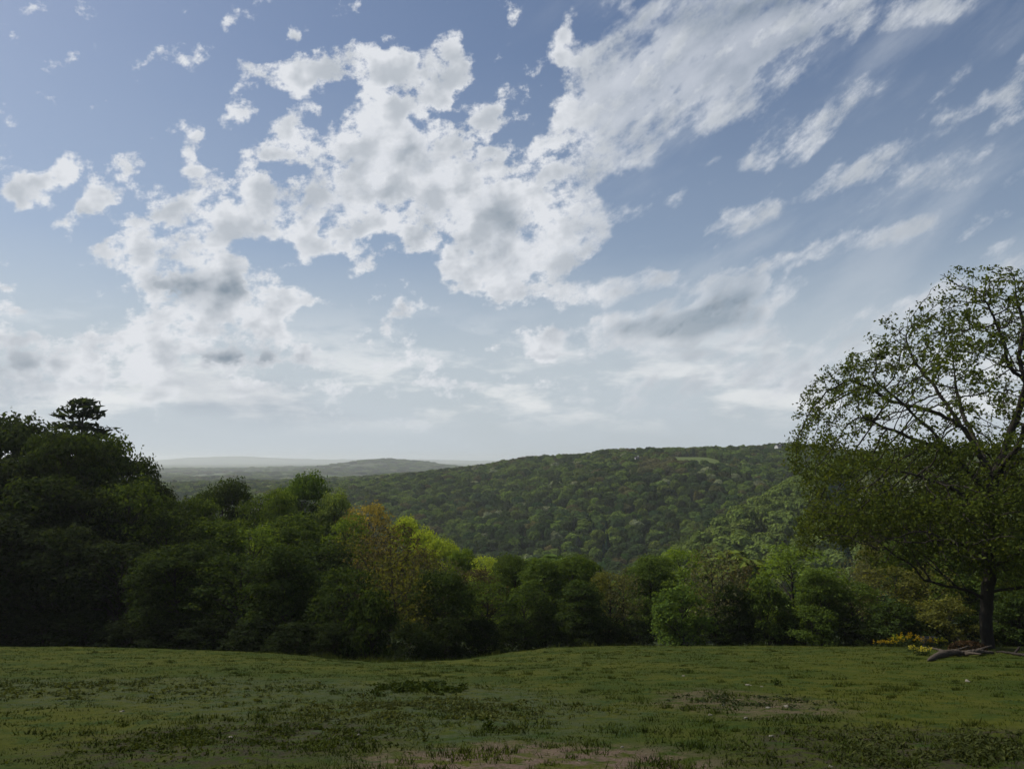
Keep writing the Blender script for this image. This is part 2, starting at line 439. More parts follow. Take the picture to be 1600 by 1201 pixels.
sm = h.m('MULTIPLY', h.m('ADD', soil, h.m('MULTIPLY', soil2, .7), clamp=True), h.smooth(h.noise(pos, 2.4, 5, .7), .40, .56))
sc_ = h.mix(h.noise(pos, 12, 4, .7), (.068, .046, .032), (.150, .112, .082))
sc_ = h.mix(h.smooth(h.noise(pos, 22, 3, .7), .56, .70), sc_, (.20, .17, .13))
c = h.mix(sm, c, sc_)
h.l.new(c, b.inputs['Base Color'])
bump = h.n.new('ShaderNodeBump'); bump.inputs['Strength'].default_value = .9; bump.inputs['Distance'].default_value = .12
h.l.new(h.noise(pos, 5.5, 6, .7), bump.inputs['Height']); h.l.new(bump.outputs[0], b.inputs['Normal'])

mat_land, h, b, o = new_mat('distant_land')
geo = h.n.new('ShaderNodeNewGeometry'); pos = h.vm('MULTIPLY', geo.outputs['Position'], (1, 1, 0))
dist = h.vm('LENGTH', pos)
forest = h.mix(h.noise(pos, .08, 6, .65), (.018, .026, .012), (.040, .052, .022))
vor = h.n.new('ShaderNodeTexVoronoi'); vor.inputs['Scale'].default_value = .0042
h.l.new(h.vm('ADD', pos, h.vm('SCALE', h.noise(pos, .004, 2, .5, color=True), scale=120.)), vor.inputs['Vector'])
fc = h.sep(vor.outputs['Color'])
field = h.ramp(fc[0], [(0.0, (.050, .072, .024)), (.3, (.085, .115, .035)), (.55, (.060, .085, .030)), (.75, (.13, .14, .06)), (1.0, (.035, .05, .022))])
woods = h.smooth(h.noise(pos, .0016, 4, .6), .47, .53)
fm = h.m('MULTIPLY', h.smooth(dist, 1500, 2200), h.m('SUBTRACT', 1.0, h.m('MULTIPLY', woods, .9)))
c = h.mix(fm, forest, field)
GL = (0.226 * 835, 835)      # the small pasture below the ridge
cl = h.vm('LENGTH', h.vm('MULTIPLY', h.vm('SUBTRACT', pos, (GL[0], GL[1], 0)), (1 / 36, 1 / 85, 0)))
c = h.mix(h.smooth(cl, 1.15, .95), c, (.082, .108, .034))
h.l.new(c, b.inputs['Base Color'])

# ================================================================== the ground as one sheet, split where the meadow ends
ph = np.concatenate([np.linspace(-180, -48, 34)[:-1], np.linspace(-48, 48, 385), np.linspace(48, 180, 34)[1:]])
ph = np.radians(ph[:-1])            # close the ring
rr = np.concatenate([[0.0], np.geomspace(1.0, 5, 10), np.arange(5.25, 40, .28), np.arange(40, 92, .45)[1:], np.geomspace(94, 1300, 110), np.geomspace(1340, 18000, 60)])
PH, RR = np.meshgrid(ph, rr)
GX, GY = RR * np.sin(PH), RR * np.cos(PH)
GZ = height(GX, GY)
nr, npn = PH.shape
V = np.stack([GX.ravel(), GY.ravel(), GZ.ravel()], 1)
i, j = np.meshgrid(np.arange(nr - 1), np.arange(npn), indexing='ij')
j2 = (j + 1) % npn
F = np.stack([i * npn + j, (i + 1) * npn + j, (i + 1) * npn + j2, i * npn + j2], -1).reshape(-1, 4)[:, ::-1]
cf_ = PH[i, j]
beyond = (RR[i, j] * np.cos(np.clip(cf_, -1, 1)) > np.where(np.abs(cf_) > 1.2, 90.0, crest(cf_) + 3.0)).ravel()
def submesh(name, mask, mat):
    f = F[mask]; used = np.unique(f); remap = np.zeros(len(V), int); remap[used] = np.arange(len(used))
    return link(name, mesh_np(name, V[used], remap[f], mat))
meadow = tagged(submesh('meadow', ~beyond, mat_meadow), 'short grazed green pasture sloping down to the line of trees', kind='structure')
hills = tagged(submesh('hills', beyond, mat_land), 'wooded valley and low hills running back to the horizon', kind='structure')
# ================================================================== foliage and bark
def leaf_mat(name, transl=.42, var=.30, instancer=False):
    m = bpy.data.materials.new(name); m.use_nodes = True
    m.node_tree.nodes.clear(); h = N(m.node_tree)
    o = h.n.new('ShaderNodeOutputMaterial')
    if instancer:
        at = h.n.new('ShaderNodeAttribute'); at.attribute_type = 'INSTANCER'; at.attribute_name = 'tint'
        col = at.outputs['Color']
    else:
        oi = h.n.new('ShaderNodeObjectInfo'); col = oi.outputs['Color']
    lf = h.n.new('ShaderNodeAttribute'); lf.attribute_name = 'leaf'
    tcn = h.n.new('ShaderNodeTexCoord')
    big = h.noise(tcn.outputs['Object'], .55, 3, .55)
    k = h.m('ADD', h.mapr(lf.outputs['Fac'], 0, 1, 1 - var, 1 + var), h.mapr(big, .3, .7, -.22, .22))
    col = h.vm('SCALE', col, scale=k)
    warm = h.mix(h.smooth(lf.outputs['Fac'], .7, 1.0, 0, .35), col, h.vm('MULTIPLY', col, (1.35, 1.12, .7)))
    d = h.n.new('ShaderNodeBsdfPrincipled'); h.l.new(warm, d.inputs['Base Color'])
    d.inputs['Roughness'].default_value = .8; d.inputs['Specular IOR Level'].default_value = .03
    if transl:
        t = h.n.new('ShaderNodeBsdfTranslucent'); h.l.new(h.vm('MULTIPLY', warm, (1.45, 1.32, .5)), t.inputs[0])
        mx = h.n.new('ShaderNodeMixShader'); mx.inputs[0].default_value = transl
        h.l.new(d.outputs[0], mx.inputs[1]); h.l.new(t.outputs[0], mx.inputs[2]); h.l.new(mx.outputs[0], o.inputs[0])
    else:
        h.l.new(d.outputs[0], o.inputs[0])
    return m
M_LEAF = leaf_mat('leaves')
M_LEAF_FAR = leaf_mat('far_leaves', transl=.25, var=.30)
M_LEAF_INST = leaf_mat('woodland_leaves', transl=.25, var=.30, instancer=True)
M_BARK, h, b, o = new_mat('bark')
tcn = h.n.new('ShaderNodeTexCoord')
bn = h.noise(h.vm('MULTIPLY', tcn.outputs['Object'], (6, 6, 1.5)), 1.2, 5, .65)
h.l.new(h.mix(bn, (.014, .012, .010), (.060, .052, .042)), b.inputs['Base Color'])
bp = h.n.new('ShaderNodeBump'); bp.inputs['Strength'].default_value = .8; bp.inputs['Distance'].default_value = .06
h.l.new(bn, bp.inputs['Height']); h.l.new(bp.outputs[0], b.inputs['Normal'])

# ================================================================== leaves and limbs as arrays
def leaf_quads(C, size, r, outward=None, aniso=1.7, bias=.5):
    """rhombic leaf sprays at C (n,3)"""
    n = len(C)
    nrm = r.normal(size=(n, 3))
    nrm /= np.linalg.norm(nrm, axis=1, keepdims=True)
    if outward is not None:
        nrm = nrm * (1 - bias) + outward * bias + np.array([0, 0, .25])
        nrm /= np.linalg.norm(nrm, axis=1, keepdims=True) + 1e-9
    t = r.normal(size=(n, 3)); t -= (t * nrm).sum(1, keepdims=True) * nrm
    t /= np.linalg.norm(t, axis=1, keepdims=True) + 1e-9
    bt = np.cross(nrm, t)
    s = (size * r.uniform(.6, 1.35, n))[:, None]
    a = t * s * .5 * math.sqrt(aniso); c = bt * s * .5 / math.sqrt(aniso)
    bend = nrm * s * .12
    V = np.stack([C - a, C + c + bend, C + a, C - c + bend], 1).reshape(-1, 3)
    F = np.arange(4 * n).reshape(n, 4)
    return V, F, r.uniform(0, 1, n)

def tubes(segs, sides=5):
    """segs: list of (p0, p1, r0, r1) -> V, F"""
    if not len(segs): return np.zeros((0, 3)), np.zeros((0, 4), int)
    P0 = np.array([s[0] for s in segs], float); P1 = np.array([s[1] for s in segs], float)
    R0 = np.array([s[2] for s in segs]); R1 = np.array([s[3] for s in segs])
    d = P1 - P0; d /= np.linalg.norm(d, axis=1, keepdims=True) + 1e-9
    ref = np.where(np.abs(d[:, 2:3]) < .9, np.array([[0, 0, 1.]]), np.array([[1., 0, 0]]))
    u = np.cross(d, ref); u /= np.linalg.norm(u, axis=1, keepdims=True) + 1e-9
    v = np.cross(d, u)
    ang = np.arange(sides) * 2 * np.pi / sides
    ring = np.cos(ang)[None, :, None] * u[:, None, :] + np.sin(ang)[None, :, None] * v[:, None, :]
    P0 = P0 - d * R0[:, None] * .35; P1 = P1 + d * R1[:, None] * .35
    A = P0[:, None] + ring * R0[:, None, None]; B = P1[:, None] + ring * R1[:, None, None]
    V = np.concatenate([A, B], 1).reshape(-1, 3)
    k = np.arange(sides); k2 = (k + 1) % sides
    f = np.stack([k, k2, k2 + sides, k + sides], 1)
    F = (np.arange(len(segs)) * 2 * sides)[:, None, None] + f[None]
    return V, F.reshape(-1, 4)

def limb(p0, p1, r0, r1, r, sag=.12, n=5):
    """a bent branch from p0 to p1 as tube segments"""
    p0 = np.array(p0, float); p1 = np.array(p1, float)
    L = np.linalg.norm(p1 - p0); off = r.normal(size=3) * L * sag * .6 + np.array([0, 0, L * sag])
    pts = []
    for i in range(n + 1):
        t = i / n
        pts.append(p0 * (1 - t) + p1 * t + off * 4 * t * (1 - t) * .5 + (r.normal(size=3) * L * .02 if 0 < i < n else 0))
    return [(pts[i], pts[i + 1], r0 + (r1 - r0) * (i / n), r0 + (r1 - r0) * ((i + 1) / n)) for i in range(n)]

def crown_tree(seed, H=14.0, R=4.6, base=.16, shape='round', lobes=60, per=230, leaf=.34, lobe_r=(1.0, 1.9), open_=0.0, trunk_r=.26):
    """a broadleaf tree made of leafy lobes carried by limbs. returns crown mesh arrays, trunk arrays"""
    r = np.random.default_rng(seed)
    zc0, zc1 = H * base, H
    def radius_at(t):
        if shape == 'round': return R * np.sqrt(np.clip(1 - ((t - .48) / .54) ** 2, 0.02, 1))
        if shape == 'tall': return R * np.clip(np.sqrt(np.clip(1 - ((t - .38) / .64) ** 2, 0.01, 1)), .1, 1)
        if shape == 'bush': return R * np.sqrt(np.clip(1 - ((t - .22) / .80) ** 2, 0.02, 1))
        if shape == 'spread': return R * np.sqrt(np.clip(1 - ((t - .62) / .64) ** 2, 0.02, 1))
    cen = []
    tries = 0
    while len(cen) < lobes and tries < 8000:
        tries += 1
        t = r.uniform(.02, .96); ang = r.uniform(0, 2 * np.pi)
        q = r.uniform(.45, 1.0) ** .6
        rad_ = radius_at(t) * q * (1 + .16 * math.sin(3 * ang + seed) + .10 * math.sin(5 * ang + 2 * seed + 6 * t))
        rad_ = max(0, rad_ - lobe_r[0] * .5)
        p = np.array([rad_ * math.cos(ang), rad_ * math.sin(ang), zc0 + t * (zc1 - zc0) * .95])
        if cen and min(np.linalg.norm(p - c0) for c0, _ in cen) < lobe_r[0] * .85: continue
        cen.append((p, r.uniform(*lobe_r)))
    Cs, Os, Ss = [], [], []
    for (p, lr) in cen:
        n = int(per * (lr / lobe_r[1]) ** 2 * (1 - open_))
        d = r.normal(size=(n, 3)); d /= np.linalg.norm(d, axis=1, keepdims=True)
        d[:, 2] = np.where(d[:, 2] < -.25, -d[:, 2] * .8, d[:, 2])      # leaves sit on the upper and outer side
        rr_ = lr * r.uniform(.55, 1.08, n) ** .7
        lump = 1 + .22 * np.sin(d[:, 0] * 5 + p[0] * 3) * np.sin(d[:, 1] * 5 + p[1] * 3) + .15 * np.sin(d[:, 2] * 9 + p[2])
        pts = p + d * (rr_ * lump)[:, None] * np.array([1.08, 1.08, .74])
        Cs.append(pts); Os.append(d)
    # stray sprays in between
    C_ = np.concatenate(Cs); O_ = np.concatenate(Os)
    k = r.choice(len(C_), int(len(C_) * .12)); st = C_[k] + r.normal(size=(len(k), 3)) * .32
    C_ = np.concatenate([C_, st]); O_ = np.concatenate([O_, O_[k]])
    C_[:, 2] = np.clip(C_[:, 2], .15, None)
    LV, LF, LA = leaf_quads(C_, leaf, r, O_)
    segs = []
    top = np.array([r.normal() * .3, r.normal() * .3, H * .80])
    tp = [np.array([0, 0, -.8])]
    for i in range(1, 8):
        t = i / 7; tp.append(np.array([top[0] * t + r.normal() * .08, top[1] * t + r.normal() * .08, H * .80 * t]))
    rs = [trunk_r * (1.35 if i == 0 else 1.0) * (1 - .82 * i / 7) for i in range(8)]
    for i in range(7): segs.append((tp[i], tp[i + 1], rs[i], rs[i + 1]))
    for (p, lr) in cen:
        zt = max(H * base * .7, p[2] - math.hypot(p[0], p[1]) * r.uniform(.5, 1.0) - .3)
        zt = min(zt, H * .76); t = zt / (H * .8) * 7; ii = min(int(t), 6)
        s0 = tp[ii] + (tp[ii + 1] - tp[ii]) * (t - ii)
        r0 = max(.03, rs[ii] * .42)
        segs += limb(s0, p, r0, .015, r, .1, 4)
        for _ in range(3):
            q = p + r.normal(size=3) * lr * .55
            segs += limb(p, q, .02, .006, r, .05, 1)
    TV, TF = tubes(segs)
    return (LV, LF, LA), (TV, TF)

def colonize(start, attract, r, step=.45, di=3.5, dk=.9, grav=.0, maxit=140, wander=.12):
    """space colonisation: start = [(pos, parent index)], attract (n,3). returns positions, parents"""
    pos = [np.array(p, float) for p, _ in start]; par = [q for _, q in start]
    att = np.array(attract, float); alive = np.ones(len(att), bool)
    near_i = np.full(len(att), -1); near_d = np.full(len(att), 1e9)
    new0 = 0
    for it in range(maxit):
        P = np.array(pos[new0:]); idx = np.where(alive)[0]
        if not len(idx) or not len(P): break
        # update nearest with only the new nodes
        kd = kdtree.KDTree(len(P))
        for q, pv in enumerate(P): kd.insert(pv, q)
        kd.balance()
        for ai in idx:
            _, m_, dm = kd.find(att[ai])
            if dm < near_d[ai]: near_d[ai] = dm; near_i[ai] = m_ + new0
        alive &= near_d > dk
        idx = np.where(alive & (near_d < di))[0]
        new0 = len(pos)
        if not len(idx): 
            di *= 1.5
            if di > 60: break
            idx = np.where(alive & (near_d < di))[0]
            if not len(idx): continue
        src = near_i[idx]
        dirs = att[idx] - np.array(pos)[src]; dirs /= np.linalg.norm(dirs, axis=1, keepdims=True) + 1e-9
        order = np.argsort(src); src = src[order]; dirs = dirs[order]
        u, st_ = np.unique(src, return_index=True)
        sm_ = np.add.reduceat(dirs, st_, axis=0)
        for k_, s_ in zip(u, sm_):
            d = s_ / (np.linalg.norm(s_) + 1e-9) + r.normal(size=3) * wander + np.array([0, 0, -grav])
            q = par[k_]
            if q >= 0:
                pd = pos[k_] - pos[q]; pd /= np.linalg.norm(pd) + 1e-9
                d = d + pd * .35
            d /= np.linalg.norm(d) + 1e-9
            pos.append(pos[k_] + d * step); par.append(int(k_))
        if new0 == len(pos): break
    return np.array(pos), np.array(par)

def pipe_radii(pos, par, tip=.012, e=2.22, cap=None):
    n = len(pos); acc = np.zeros(n); kids = np.zeros(n, int)
    for i in range(n - 1, -1, -1):
        v = acc[i] if kids[i] else tip ** e
        acc[i] = v
        if par[i] >= 0: acc[par[i]] += v; kids[par[i]] += 1
    rd = acc ** (1 / e)
    if cap: rd = np.minimum(rd, cap)
    return rd, kids

def skeleton_tree(start, att, seed, step, tip, leafn, leaf, spread, cap=None, tw=.03, wander=.12, di=3.5, dk=.9, more=None):
    r = np.random.default_rng(seed)
    pos, par = colonize(start, att, r, step=step, wander=wander, di=di, dk=dk)
    rd, kids = pipe_radii(pos, par, tip, cap=cap)
    segs = [(pos[par[i]], pos[i], max(min(rd[par[i]], rd[i] * 1.6), rd[i]), rd[i]) for i in range(len(pos)) if par[i] >= 0]
    TV, TF = tubes(segs, 6)
    tips = np.where(rd < tw)[0]
    P = pos[tips]
    if more is None: cnt, spr = np.full(len(P), leafn), np.full(len(P), spread)
    else: cnt, spr = more(P, r)
    C_ = np.repeat(P, cnt, 0); C_ = C_ + r.normal(size=(len(C_), 3)) * np.repeat(spr, cnt)[:, None] * np.array([1, 1, .75])
    LV, LF, LA = leaf_quads(C_, leaf, r)
    return (LV, LF, LA), (TV, TF)

def sparse_tree(seed, H=13, R=3.6):
    """an upright tree just coming into leaf: limbs show through a thin crown"""
    r = np.random.default_rng(seed)
    n = 950
    p = r.normal(size=(n, 3)); p /= np.linalg.norm(p, axis=1, keepdims=True)
    p *= (r.uniform(0, 1, (n, 1)) ** .42)
    att = p * np.array([R, R, H * .40]) + np.array([0, 0, H * .60])
    st = [((0, 0, -.8), -1)] + [((r.normal() * .05, r.normal() * .05, z), i) for i, z in enumerate(np.arange(.4, H * .45, .6))]
    return skeleton_tree(st, att, seed, .38, .011, 3, .26, .26, tw=.022, di=2.6, dk=.65)

def conifer(seed, H=16, R=3.2, layered=False):
    r = np.random.default_rng(seed)
    segs = [(np.array([0, 0, -.8]), np.array([0, 0, H * .5]), .30, .17), (np.array([0, 0, H * .5]), np.array([.1, 0, H]), .17, .02)]
    C_ = []; z = H * (.30 if layered else .12)
    while z < H * .985:
        t = z / H
        L = (R * (1 - t) ** .75 + .25) if not layered else (R * (1 - t) ** .55 * r.uniform(.75, 1.15) + .12)
        nb = 6 if layered else 7
        a0 = r.uniform(0, 6.28)
        for k in range(nb):
            a = a0 + k * 6.283 / nb + r.normal() * .2
            l = L * r.uniform(.65, 1.1); rise = (.30 if layered else -.12) * l
            z_ = z + r.uniform(-.5, .5) * H * .05 if layered else z
            p0 = np.array([0, 0, z_]); p1 = np.array([math.cos(a) * l, math.sin(a) * l, z_ + rise])
            segs += limb(p0, p1, .045 * (1 - t) + .012, .008, r, .05, 3)
            m = int(60 * l / R * (1.3 if layered else 1.2)) + 12
            s = r.uniform(.25, 1.05, m) ** .8
            q = p0 + (p1 - p0) * s[:, None] + r.normal(size=(m, 3)) * np.array([.34, .34, .13 if layered else .13]) * (.5 + .6 * l / R)
            C_.append(q)
        z += (H * .05 if layered else H * .045) * r.uniform(.8, 1.2)
    LV, LF, LA = leaf_quads(np.concatenate(C_), .30, r, aniso=3.0)
    TV, TF = tubes(segs)
    return (LV, LF, LA), (TV, TF)

PROTO = {}
def proto(name, crown, trunk, H, R):
    (LV, LF, LA), (TV, TF) = crown, trunk
    PROTO[name] = (mesh_np('crown', LV, LF, M_LEAF, False, {'leaf': ('FACE', LA)}), mesh_np('trunk', TV, TF, M_BARK, True), H, R)
for k, (sd_, sh) in enumerate([(11, 'round'), (12, 'round'), (13, 'round')]):
    c_, t_ = crown_tree(sd_, 14, 5.0, .13, sh, lobes=82, per=330, leaf=.29); proto('round%d' % k, c_, t_, 14, 5.0)
for k, sd_ in enumerate([21, 22]):
    c_, t_ = crown_tree(sd_, 16, 4.4, .08, 'tall', lobes=88, per=300, leaf=.31); proto('tall%d' % k, c_, t_, 16, 4.4)
for k, sd_ in enumerate([31, 32]):
    c_, t_ = crown_tree(sd_, 6, 3.0, .02, 'bush', lobes=52, per=170, leaf=.24, lobe_r=(.6, 1.15), trunk_r=.10); proto('bush%d' % k, c_, t_, 6, 3.0)
for k, sd_ in enumerate([41, 42]):
    c_, t_ = crown_tree(sd_, 13, 4.2, .10, 'round', lobes=64, per=120, leaf=.27, lobe_r=(.8, 1.5), open_=.1); proto('light%d' % k, c_, t_, 13, 4.2)
for k, sd_ in enumerate([51, 52]):
    c_, t_ = sparse_tree(sd_); proto('sparse%d' % k, c_, t_, 13, 3.6)
c_, t_ = conifer(61, 16, 3.6, True); proto('pine0', c_, t_, 16, 3.6)
c_, t_ = conifer(62, 15, 3.0, False); proto('fir0', c_, t_, 15, 3.0)

def plant_tree(kind, px, ytop, dist, wpx, color, label, name='broadleaf_tree', cat='tree', group=None, sink=0.0, drop=0.0, rot=None):
    """stand a tree at a distance so that its top and width come where the photograph has them"""
    cr, tr, H, R = PROTO[kind]
    d = pdir(px, 718)
    x = d.x / d.y * dist
    g = gz(x, dist) - sink
    dt = pdir(px, ytop)
    ztop = EYE + dt.z / dt.y * dist
    hgt = max(ztop - g, 1.2)
    sz = hgt / (H * .985)
    sx = (wpx / FPX * dist / 2) / (R * 1.05)
    root = bpy.data.objects.new(name, None); COL.objects.link(root)
    root.location = (x, dist, g); root.scale = (sx, sx, sz)
    root.empty_display_size = .5
    root.rotation_euler = (0, 0, rot if rot is not None else rng.uniform(0, 6.28))
    tagged(root, label, cat, group)
    for nm, me in (('crown', cr), ('trunk', tr)):
        c = bpy.data.objects.new(nm, me); COL.objects.link(c); c.parent = root
        c.color = (*color, 1.0)
    return root
# ================================================================== the trees beyond the meadow, each one placed and described
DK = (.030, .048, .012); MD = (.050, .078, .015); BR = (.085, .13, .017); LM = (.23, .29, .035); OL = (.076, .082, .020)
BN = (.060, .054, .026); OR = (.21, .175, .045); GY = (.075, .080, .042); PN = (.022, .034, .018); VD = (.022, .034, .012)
TREES = [
 ('round1', -240, 650, 92, 250, DK, 'dark broadleaf tree outside the left frame edge, nearest to it'),
 ('round0', -430, 640, 96, 260, DK, 'second dark broadleaf tree outside the left frame edge'),
 ('round2', -640, 660, 100, 280, DK, 'third dark broadleaf tree outside the left frame edge'),
 ('light0', -160, 790, 76, 190, VD, 'low dark tree outside the left end of the field'),
 ('light1', -360, 790, 78, 200, VD, 'low dark tree well outside the left end of the field'),
 # kind, x, top, distance, width, colour, label
 ('round0', -70, 655, 90, 260, DK, 'very dark broadleaf tree cut by the left frame edge, tallest of the left wood'),
 ('round1', 32, 652, 92, 165, DK, 'tall dark tree with a twiggy top left of the pine'),
 ('pine0', 126, 628, 100, 215, PN, 'dark pine with tiered flat branches standing above the left wood'),
 ('round2', 100, 672, 84, 150, DK, 'dark tree crown directly in front of and below the pine top'),
 ('tall0', 168, 678, 90, 120, MD, 'dark green tree just right of the pine, on the falling edge of the wood'),
 ('round0', 205, 705, 96, 95, DK, 'rounded dark tree where the left wood drops towards the far plain'),
 ('round1', 243, 752, 100, 62, VD, 'small dark rounded crown bulging from the right side of the tall left wood'),
 ('light0', 205, 742, 80, 130, MD, 'mid green tree in front of the falling edge of the left wood'),
 ('round2', 285, 778, 96, 80, MD, 'low dark green crown in the dip right of the tall left wood'),
 ('round1', 355, 751, 110, 82, DK, 'dark dome shaped tree rising alone left of the bright green round tree'),
 ('round0', 318, 775, 100, 80, MD, 'dull green tree on the left shoulder of the dark dome shaped tree'),
 ('light1', 402, 772, 104, 74, MD, 'mid green crown between the dark dome shaped tree and the bright round tree'),
 ('round2', 437, 762, 118, 60, BR, 'fresh green crown leaning on the left of the bright round tree'),
 ('round1', 478, 741, 125, 74, (.058, .10, .016), 'rounded deep green tree standing highest in the middle of the left tree line'),
 ('round0', 524, 764, 122, 66, (.11, .155, .04), 'pale lime green domed tree left of the orange brown tree'),
 ('light0', 578, 779, 118, 86, OR, 'orange brown tree in spring leaf, the only one of that colour'),
 ('light1', 545, 800, 108, 70, BR, 'yellowish green crown below the pale lime domed tree'),
 ('round2', 634, 806, 122, 58, LM, 'topmost lime green crown in the bright row stepping down the slope'),
 ('round0', 664, 824, 118, 56, LM, 'second lime green crown down the bright row on the slope'),
 ('round1', 694, 842, 114, 54, LM, 'third lime green crown down the bright row on the slope'),
 ('round2', 724, 857, 110, 56, BR, 'fourth crown of the bright sloping row, a deeper green'),
 ('light0', 760, 864, 106, 64, LM, 'sunlit yellow green crown at the foot of the bright sloping row'),
 ('round1', 802, 868, 100, 68, MD, 'green crown where the bright sloping row meets the valley'),
 # second rank
 ('round1', -20, 720, 80, 200, VD, 'black looking tree mass at the left frame edge below the tallest crowns'),
 ('tall1', 70, 742, 78, 150, DK, 'tall dark tree below the pine'),
 ('round0', 145, 760, 79, 140, VD, 'wide dark tree in the deepest shade of the left wood'),
 ('light1', 262, 792, 82, 130, DK, 'dark feathery tree in the left wood under the dip'),
 ('round2', 335, 812, 84, 120, MD, 'broad mid green tree in front of the dark dome shaped tree'),
 ('light0', 400, 815, 86, 110, BR, 'tree with yellowish green tips below the bright round tree'),
 ('round1', 460, 806, 92, 100, MD, 'dense green tree under the pale lime domed tree'),
 ('sparse0', 560, 826, 84, 110, OL, 'thin olive tree in young leaf below the orange brown tree'),
 ('sparse1', 612, 816, 80, 120, BN, 'thin brownish tree in bud in the middle of the tree line'),
 ('light1', 655, 852, 86, 96, OL, 'olive tree in front of the bright sloping row'),
 ('sparse0', 690, 868, 78, 92, GY, 'thin greyish tree in bud right of the brownish one'),
 ('light0', 740, 884, 80, 96, BN, 'brownish green tree at the edge of the field below the bright row'),
 ('round0', 505, 846, 82, 110, DK, 'dark tree in the hollow left of the thin olive tree'),
 # front rank, left and middle
 ('tall0', 15, 800, 73, 150, VD, 'dark tree in the front rank at the left end of the field'),
 ('round2', 105, 822, 73, 150, VD, 'dark rounded tree in the front rank below the pine'),
 ('light0', 190, 840, 72, 140, VD, 'dark spreading tree in the front rank, third from the left end'),
 ('round1', 290, 852, 69, 140, DK, 'dark tree in the front rank left of the hollow in the field'),
 ('light1', 385, 860, 66, 130, DK, 'dark green tree in the front rank over the left end of the hollow'),
 ('tall1', 450, 850, 64, 110, DK, 'tall dark green tree in the front rank over the hollow'),
 ('light0', 545, 880, 61, 120, DK, 'dark leafy tree in the front rank over the middle of the hollow'),
 ('sparse1', 620, 862, 61, 110, OL, 'thin dark olive tree in the front rank over the lowest part of the field edge'),
 ('bush0', 585, 925, 58, 86, DK, 'spreading dark bush at the lowest point of the field edge'),
 ('round0', 690, 890, 64, 104, DK, 'dark green tree in the front rank right of the hollow'),
 ('light1', 765, 905, 70, 92, MD, 'mid green tree in the front rank before the field rises again'),
 # middle of the picture
 ('tall0', 848, 872, 84, 78, MD, 'tall narrow green tree at the centre of the field edge'),
 ('light0', 822, 915, 76, 74, DK, 'low dark tree at the centre where the field edge bends'),
 ('round1', 895, 868, 88, 88, MD, 'rounded dull green tree right of the centre'),
 ('tall1', 908, 905, 79, 64, DK, 'slim dark tree before the rounded dull green one'),
 ('light1', 950, 890, 84, 78, OL, 'olive green tree midway between the centre and the bright bush'),
 ('sparse0', 972, 884, 82, 60, GY, 'thin grey tree in bud left of the bright bush'),
 ('round2', 1018, 868, 96, 86, MD, 'fresh green tree behind and left of the bright bush'),
 ('light0', 1062, 852, 104, 90, BR, 'yellow green tree rising behind the bright bush'),
 ('bush1', 1058, 916, 77, 84, (.055, .090, .018), 'rounded bright green bush standing free at the field edge'),
 ('sparse1', 1112, 850, 80, 92, GY, 'tall thin tree with a dark ivy covered stem right of the bright bush'),
 ('sparse0', 1150, 868, 86, 76, BN, 'brownish thin tree next to the ivy covered one'),
 ('tall1', 1140, 912, 80, 60, DK, 'low dark tree at the foot of the brownish thin tree'),
 ('light1', 1236, 850, 84, 128, (.078, .118, .018), 'large yellow green broadleaf tree left of the oak'),
 ('bush0', 1192, 905, 79, 72, MD, 'green bush on the left flank of the large yellow green tree'),
 ('round0', 1275, 888, 79, 80, MD, 'dark centred green tree on the right flank of the large yellow green tree'),
 ('bush1', 1262, 946, 76, 70, MD, 'low bright bush at the field edge under the large yellow green tree'),
 ('sparse1', 1338, 868, 88, 90, GY, 'thin greyish tree in bud between the large yellow green tree and the oak'),
 ('light0', 1325, 905, 80, 84, MD, 'mid green tree at the field edge left of the yellow flowers'),
 ('light1', 1392, 880, 84, 104, OL, 'olive tree behind the yellow flowers'),
 ('sparse0', 1440, 875, 82, 96, OL, 'thin olive tree beyond the left side of the oak'),
 ('bush0', 1385, 942, 76, 74, DK, 'dark bush behind the yellow flowers'),
 ('tall0', 1365, 800, 120, 60, OL, 'narrow olive tree seen under the left branches of the oak'),
 ('round2', 1440, 800, 104, 96, MD, 'mid green tree showing through the oak left of its stem'),
 ('round1', 1500, 830, 96, 110, MD, 'green tree directly behind the oak stem'),
 ('light0', 1575, 820, 92, 120, MD, 'green tree behind the oak, right of its stem'),
 ('round0', 1640, 790, 90, 130, DK, 'dark tree behind the oak at the right frame edge'),
 ('bush1', 1468, 935, 76, 84, OL, 'olive bush left of the oak stem'),
 ('bush0', 1578, 925, 76, 90, DK, 'dark bush right of the oak stem'),
 ('light1', 1628, 900, 76, 100, DK, 'dark tree at the field edge cut by the right frame edge'),
]
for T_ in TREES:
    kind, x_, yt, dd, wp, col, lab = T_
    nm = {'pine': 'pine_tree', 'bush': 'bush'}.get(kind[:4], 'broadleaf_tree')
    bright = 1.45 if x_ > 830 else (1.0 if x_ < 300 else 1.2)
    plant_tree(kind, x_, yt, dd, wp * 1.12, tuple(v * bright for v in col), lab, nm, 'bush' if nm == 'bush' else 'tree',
               group='trees and bushes along the field edge')
